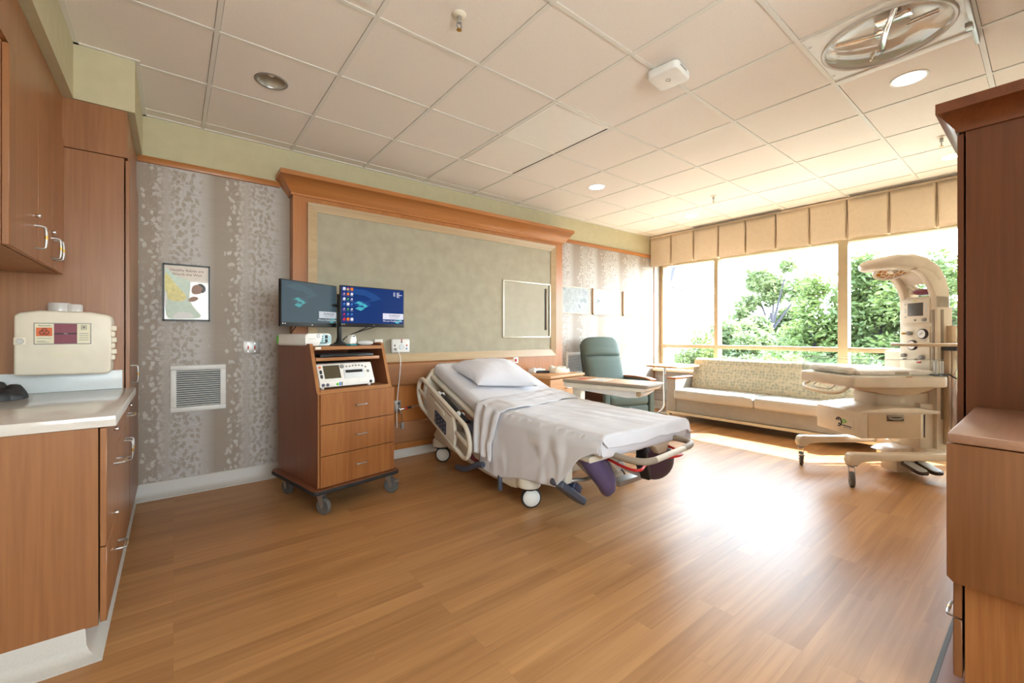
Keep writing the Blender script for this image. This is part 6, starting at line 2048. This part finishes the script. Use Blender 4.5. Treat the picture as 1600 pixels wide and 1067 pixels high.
mb = MB().lathe([(0.0, -0.060), (0.08, -0.055), (0.16, -0.040), (0.22, -0.020), (0.255, 0.0), (0.268, 0.002), (0.268, 0.008)], (cx, cy_, 2.738), 48)
mb.build('clear_dome', M['dome'], t)
MB().lathe([(0.252, 0.004), (0.258, -0.004), (0.268, -0.006), (0.274, 0.0), (0.274, 0.005)], (cx, cy_, 2.738), 48).build('dome_rim', M['clearplast'], t)
for b_ in ((ex0 - 0.01, ex0 + 0.012, ey0, ey1), (ex1 - 0.006, ex1 + 0.045, ey0, ey1)):
    box(b_[0], b_[1], b_[2], b_[3], 2.733, 2.742, 0.002).build('edge_rail', M['white'], t)
MB().box(2.70, 3.33, ey0 - 0.012, ey0 + 0.006, 2.712, 2.742, 0.003).box(3.08, 3.13, ey0 - 0.005, ey0 + 0.022, 2.700, 2.725, 0.003).build('hinge_rail', M['steel'], t)
mb = MB()
for x, y in ((2.72, 0.822), (3.13, 0.822), (3.15, 0.27)):
    mb.cyl((x, y, 2.739), (x, y, 2.745), 0.009, n=14, bev=0.002)
mb.build('screw_cap', M['clearplast'], t)

for k, (y0, y1, lab) in enumerate(((2.10, 3.27, 'slotted linear air diffuser over the valance, toward the corner with the prints'), (0.28, 1.43, 'slotted linear air diffuser over the valance, toward the wardrobe'))):
    t = thing('linear_diffuser', lab, 'vent', (5.95, (y0 + y1) / 2, 2.74))
    mb = MB()
    for i in range(5):
        x = 5.885 + i * 0.0275
        mb.box(x, x + 0.006, y0, y1, 2.7352, 2.744)
    mb.box(5.885, 6.001, y0, y0 + 0.012, 2.733, 2.744)
    mb.box(5.885, 6.001, y1 - 0.012, y1, 2.733, 2.744)
    mb.build('slot_frame', M['tee'], t)
    box(5.886, 6.0, y0 + 0.004, y1 - 0.004, 2.7365, 2.7378).build('duct_void', M['dark_void'], t)
t = thing('air_diffuser', 'square ceiling air diffuser at the near edge of the ceiling', 'vent', (0.48, 1.76, 2.74))
mb = MB()
for k in range(5):
    s = 0.25 - 0.045 * k
    z = 2.739 - 0.004 * k
    for b_ in ((-s, -s + 0.026, -s, s), (s - 0.026, s, -s, s), (-s + 0.026, s - 0.026, -s, -s + 0.026), (-s + 0.026, s - 0.026, s - 0.026, s)):
        mb.box(0.48 + b_[0], 0.48 + b_[1], 1.76 + b_[2], 1.76 + b_[3], z - 0.003, 2.742)
mb.build('diffuser_frame', M['tee'], t)
# ------------------------------------------------------------------ outdoors beyond the window
struct(box(6.44, 60, -40, 40, -0.6, -0.5), 'ground_lawn', M['lawn'])
def leaf_mat(name, c, back):
    m, t_, b = mat_base(name)
    L_ = t_.links
    o = t_.nodes['Material Output']
    c_ = t_.nodes.new('ShaderNodeTexCoord')
    n = t_.nodes.new('ShaderNodeTexNoise')
    n.inputs['Scale'].default_value = 1.7
    n.inputs['Detail'].default_value = 5
    L_.new(c_.outputs['Object'], n.inputs['Vector'])
    r = t_.nodes.new('ShaderNodeValToRGB')
    r.color_ramp.elements[0].position, r.color_ramp.elements[0].color = 0.35, c
    r.color_ramp.elements[1].position, r.color_ramp.elements[1].color = 0.68, back
    L_.new(n.outputs['Fac'], r.inputs[0])
    L_.new(r.outputs[0], b.inputs['Base Color'])
    b.inputs['Roughness'].default_value = 0.5
    tl_ = t_.nodes.new('ShaderNodeBsdfTranslucent')
    L_.new(r.outputs[0], tl_.inputs['Color'])
    mx = t_.nodes.new('ShaderNodeMixShader')
    mx.inputs[0].default_value = 0.45
    L_.new(b.outputs[0], mx.inputs[1])
    L_.new(tl_.outputs[0], mx.inputs[2])
    L_.new(mx.outputs[0], o.inputs['Surface'])
    return m
LEAF_D = leaf_mat('deep_green_leaf', S(66, 82, 44), S(106, 120, 68))
LEAF_M = leaf_mat('mid_green_leaf', S(74, 90, 44), S(116, 130, 72))
LEAF_L = leaf_mat('pale_green_leaf', S(82, 96, 58), S(124, 136, 90))
def tree(label, x, y, clumps, leaf, count, lmat, seed, trunk_h, trunk_r=0.14, group='leafy trees outside the window', name='tree'):
    rnd = random.Random(seed)
    t = thing(name, label, 'tree' if name == 'tree' else 'shrub', (x, y, -0.5), group=group)
    mb = MB().tube([(x, y, -0.5), (x + 0.1, y + 0.05, trunk_h * 0.5), (x, y, trunk_h)], [trunk_r, trunk_r * 0.8, trunk_r * 0.5], 10)
    for (cx, cy, cz, r) in clumps[:6]:
        mb.tube([(x, y, trunk_h * 0.6), ((x + cx) / 2, (y + cy) / 2, (trunk_h * 0.6 + cz) / 2), (cx, cy, cz)], [trunk_r * 0.5, trunk_r * 0.3, trunk_r * 0.12], 6)
    mb.build('trunk', M['bark'], t)
    V, F_ = [], []
    tot = sum(c[3] ** 2 for c in clumps)
    for (cx, cy, cz, r) in clumps:
        for _ in range(int(count * r * r / tot)):
            d = Vector((rnd.gauss(0, 1), rnd.gauss(0, 1), rnd.gauss(0, 1))).normalized() * r * rnd.random() ** 0.4
            c = Vector((cx, cy, cz)) + d
            a = Vector((rnd.gauss(0, 1), rnd.gauss(0, 1), rnd.gauss(0, 0.6))).normalized()
            b = a.orthogonal().normalized()
            b = Matrix.Rotation(rnd.random() * 6.28, 3, a) @ b
            s = leaf * (0.6 + 0.8 * rnd.random())
            k = len(V)
            V += [c - a * s, c + b * s * 0.42 + a.cross(b) * s * 0.12, c + a * s, c - b * s * 0.42 + a.cross(b) * s * 0.12]
            F_.append((k, k + 1, k + 2, k + 3))
    me = bpy.data.meshes.new('crown')
    o0 = Vector((x, y, -0.5))
    me.from_pydata([v - o0 for v in V], [], F_)
    me.materials.append(lmat)
    o = bpy.data.objects.new('crown', me)
    COL.objects.link(o)
    o.parent = t
    return t
def clump(x, y, z, rx, rz, n, seed, rmin=0.5, rmax=1.0, taper=0.6):
    rnd = random.Random(seed)
    out = []
    for i in range(n):
        h = rnd.random()
        k = 1 - taper * h
        a = rnd.random() * 6.28
        q = rnd.random() ** 0.5 * rx * k
        out.append((x + q * math.cos(a), y + q * math.sin(a), z + rz * (h - 0.35), rnd.uniform(rmin, rmax) * (0.6 + 0.5 * k)))
    return out
tree('tall dense green tree behind the infant warmer', 15, 2.95, clump(15, 2.95, 1.0, 1.5, 3.3, 26, 3, 0.4, 0.75, 0.6), 0.09, 16000, LEAF_D, 33, 2.0, 0.14, name='tree')
tree('rounded bright green tree in front of the wide mullion', 14.6, 4.26, clump(14.6, 4.26, 1.0, 1.1, 2.7, 22, 8, 0.35, 0.6, 0.7), 0.082, 7600, LEAF_M, 38, 1.2, 0.14, name='tree')
tree('airy pale tree rising beyond the middle pane', 22, 8.21, clump(22, 8.21, 2.2, 1.7, 3.4, 14, 5, 0.35, 0.7, 0.3), 0.13, 6500, LEAF_L, 35, 2.2, 0.14, name='tree')
tree('low spreading pale tree filling the middle pane', 17, 7.23, clump(17, 7.23, 0.6, 1.9, 1.3, 20, 11, 0.4, 0.7, 0.5), 0.10, 11000, LEAF_L, 41, 0.8, 0.14, name='tree')
tree('bushy shrub low in the corner pane', 11.5, 6.13, clump(11.5, 6.13, 0.5, 0.55, 0.9, 9, 12, 0.25, 0.4, 0.3), 0.061, 3230, LEAF_M, 42, 0.4, 0.07, name='flowering_shrub')
tree('green tree seen past the wardrobe edge', 14.5, 1.44, clump(14.5, 1.44, 0.9, 1.0, 3.0, 16, 14, 0.4, 0.7, 0.6), 0.088, 4940, LEAF_D, 44, 1.8, 0.14, name='tree')
tree('broad low hedge shrub in the lower middle pane', 12.4, 3.96, clump(12.4, 3.96, -0.1, 1.4, 0.7, 20, 15, 0.35, 0.5, 0.2), 0.068, 7980, LEAF_M, 45, 0.2, 0.1, name='hedge_shrub')
tree('low hedge shrub behind the sofa back', 13.4, 5.97, clump(13.4, 5.97, -0.1, 1.5, 0.7, 20, 16, 0.35, 0.5, 0.2), 0.075, 7980, LEAF_L, 46, 0.2, 0.1, name='hedge_shrub')
tree('low hedge shrub behind the warmer column', 12.6, 2.17, clump(12.6, 2.17, -0.1, 1.3, 0.7, 18, 17, 0.35, 0.5, 0.2), 0.068, 6840, LEAF_D, 47, 0.2, 0.1, name='hedge_shrub')
# leaning bare trunk near the corner pane
t = thing('bare_tree', 'leaning bare grey trunk with one crooked branch in the corner pane', 'tree', (9.2, 5.9, -0.5))
MB().tube([(9.15, 5.72, 1.9), (9.2, 5.66, 2.3), (9.32, 5.60, 2.75), (9.5, 5.5, 3.6), (9.7, 5.4, 5.0)], [0.03, 0.05, 0.065, 0.08, 0.09], 10).tube([(9.2, 5.9, -0.5), (9.16, 5.85, 0.5), (9.15, 5.72, 1.9)], [0.02, 0.02, 0.03], 8).build('trunk', M['bark'], t)
MB().tube([(9.25, 5.60, 2.30), (9.28, 5.36, 2.20), (9.3, 5.28, 2.24), (9.3, 5.22, 2.42)], [0.02, 0.018, 0.015, 0.012], 8).build('branch', M['bark'], t)
t = thing('neighbouring_building', 'pale rendered building corner outside the corner pane', 'building', (12.8, 8.0, -0.5))
MB().box(12.2, 13.4, 6.66, 9.6, -0.5, 0.86).build('wall', M['concrete'], t)
MB().prism([(6.56, 0.86), (9.7, 0.86), (9.7, 1.75), (7.25, 1.75)], 'yz', 12.1, 13.5).build('roof', M['concrete'], t)
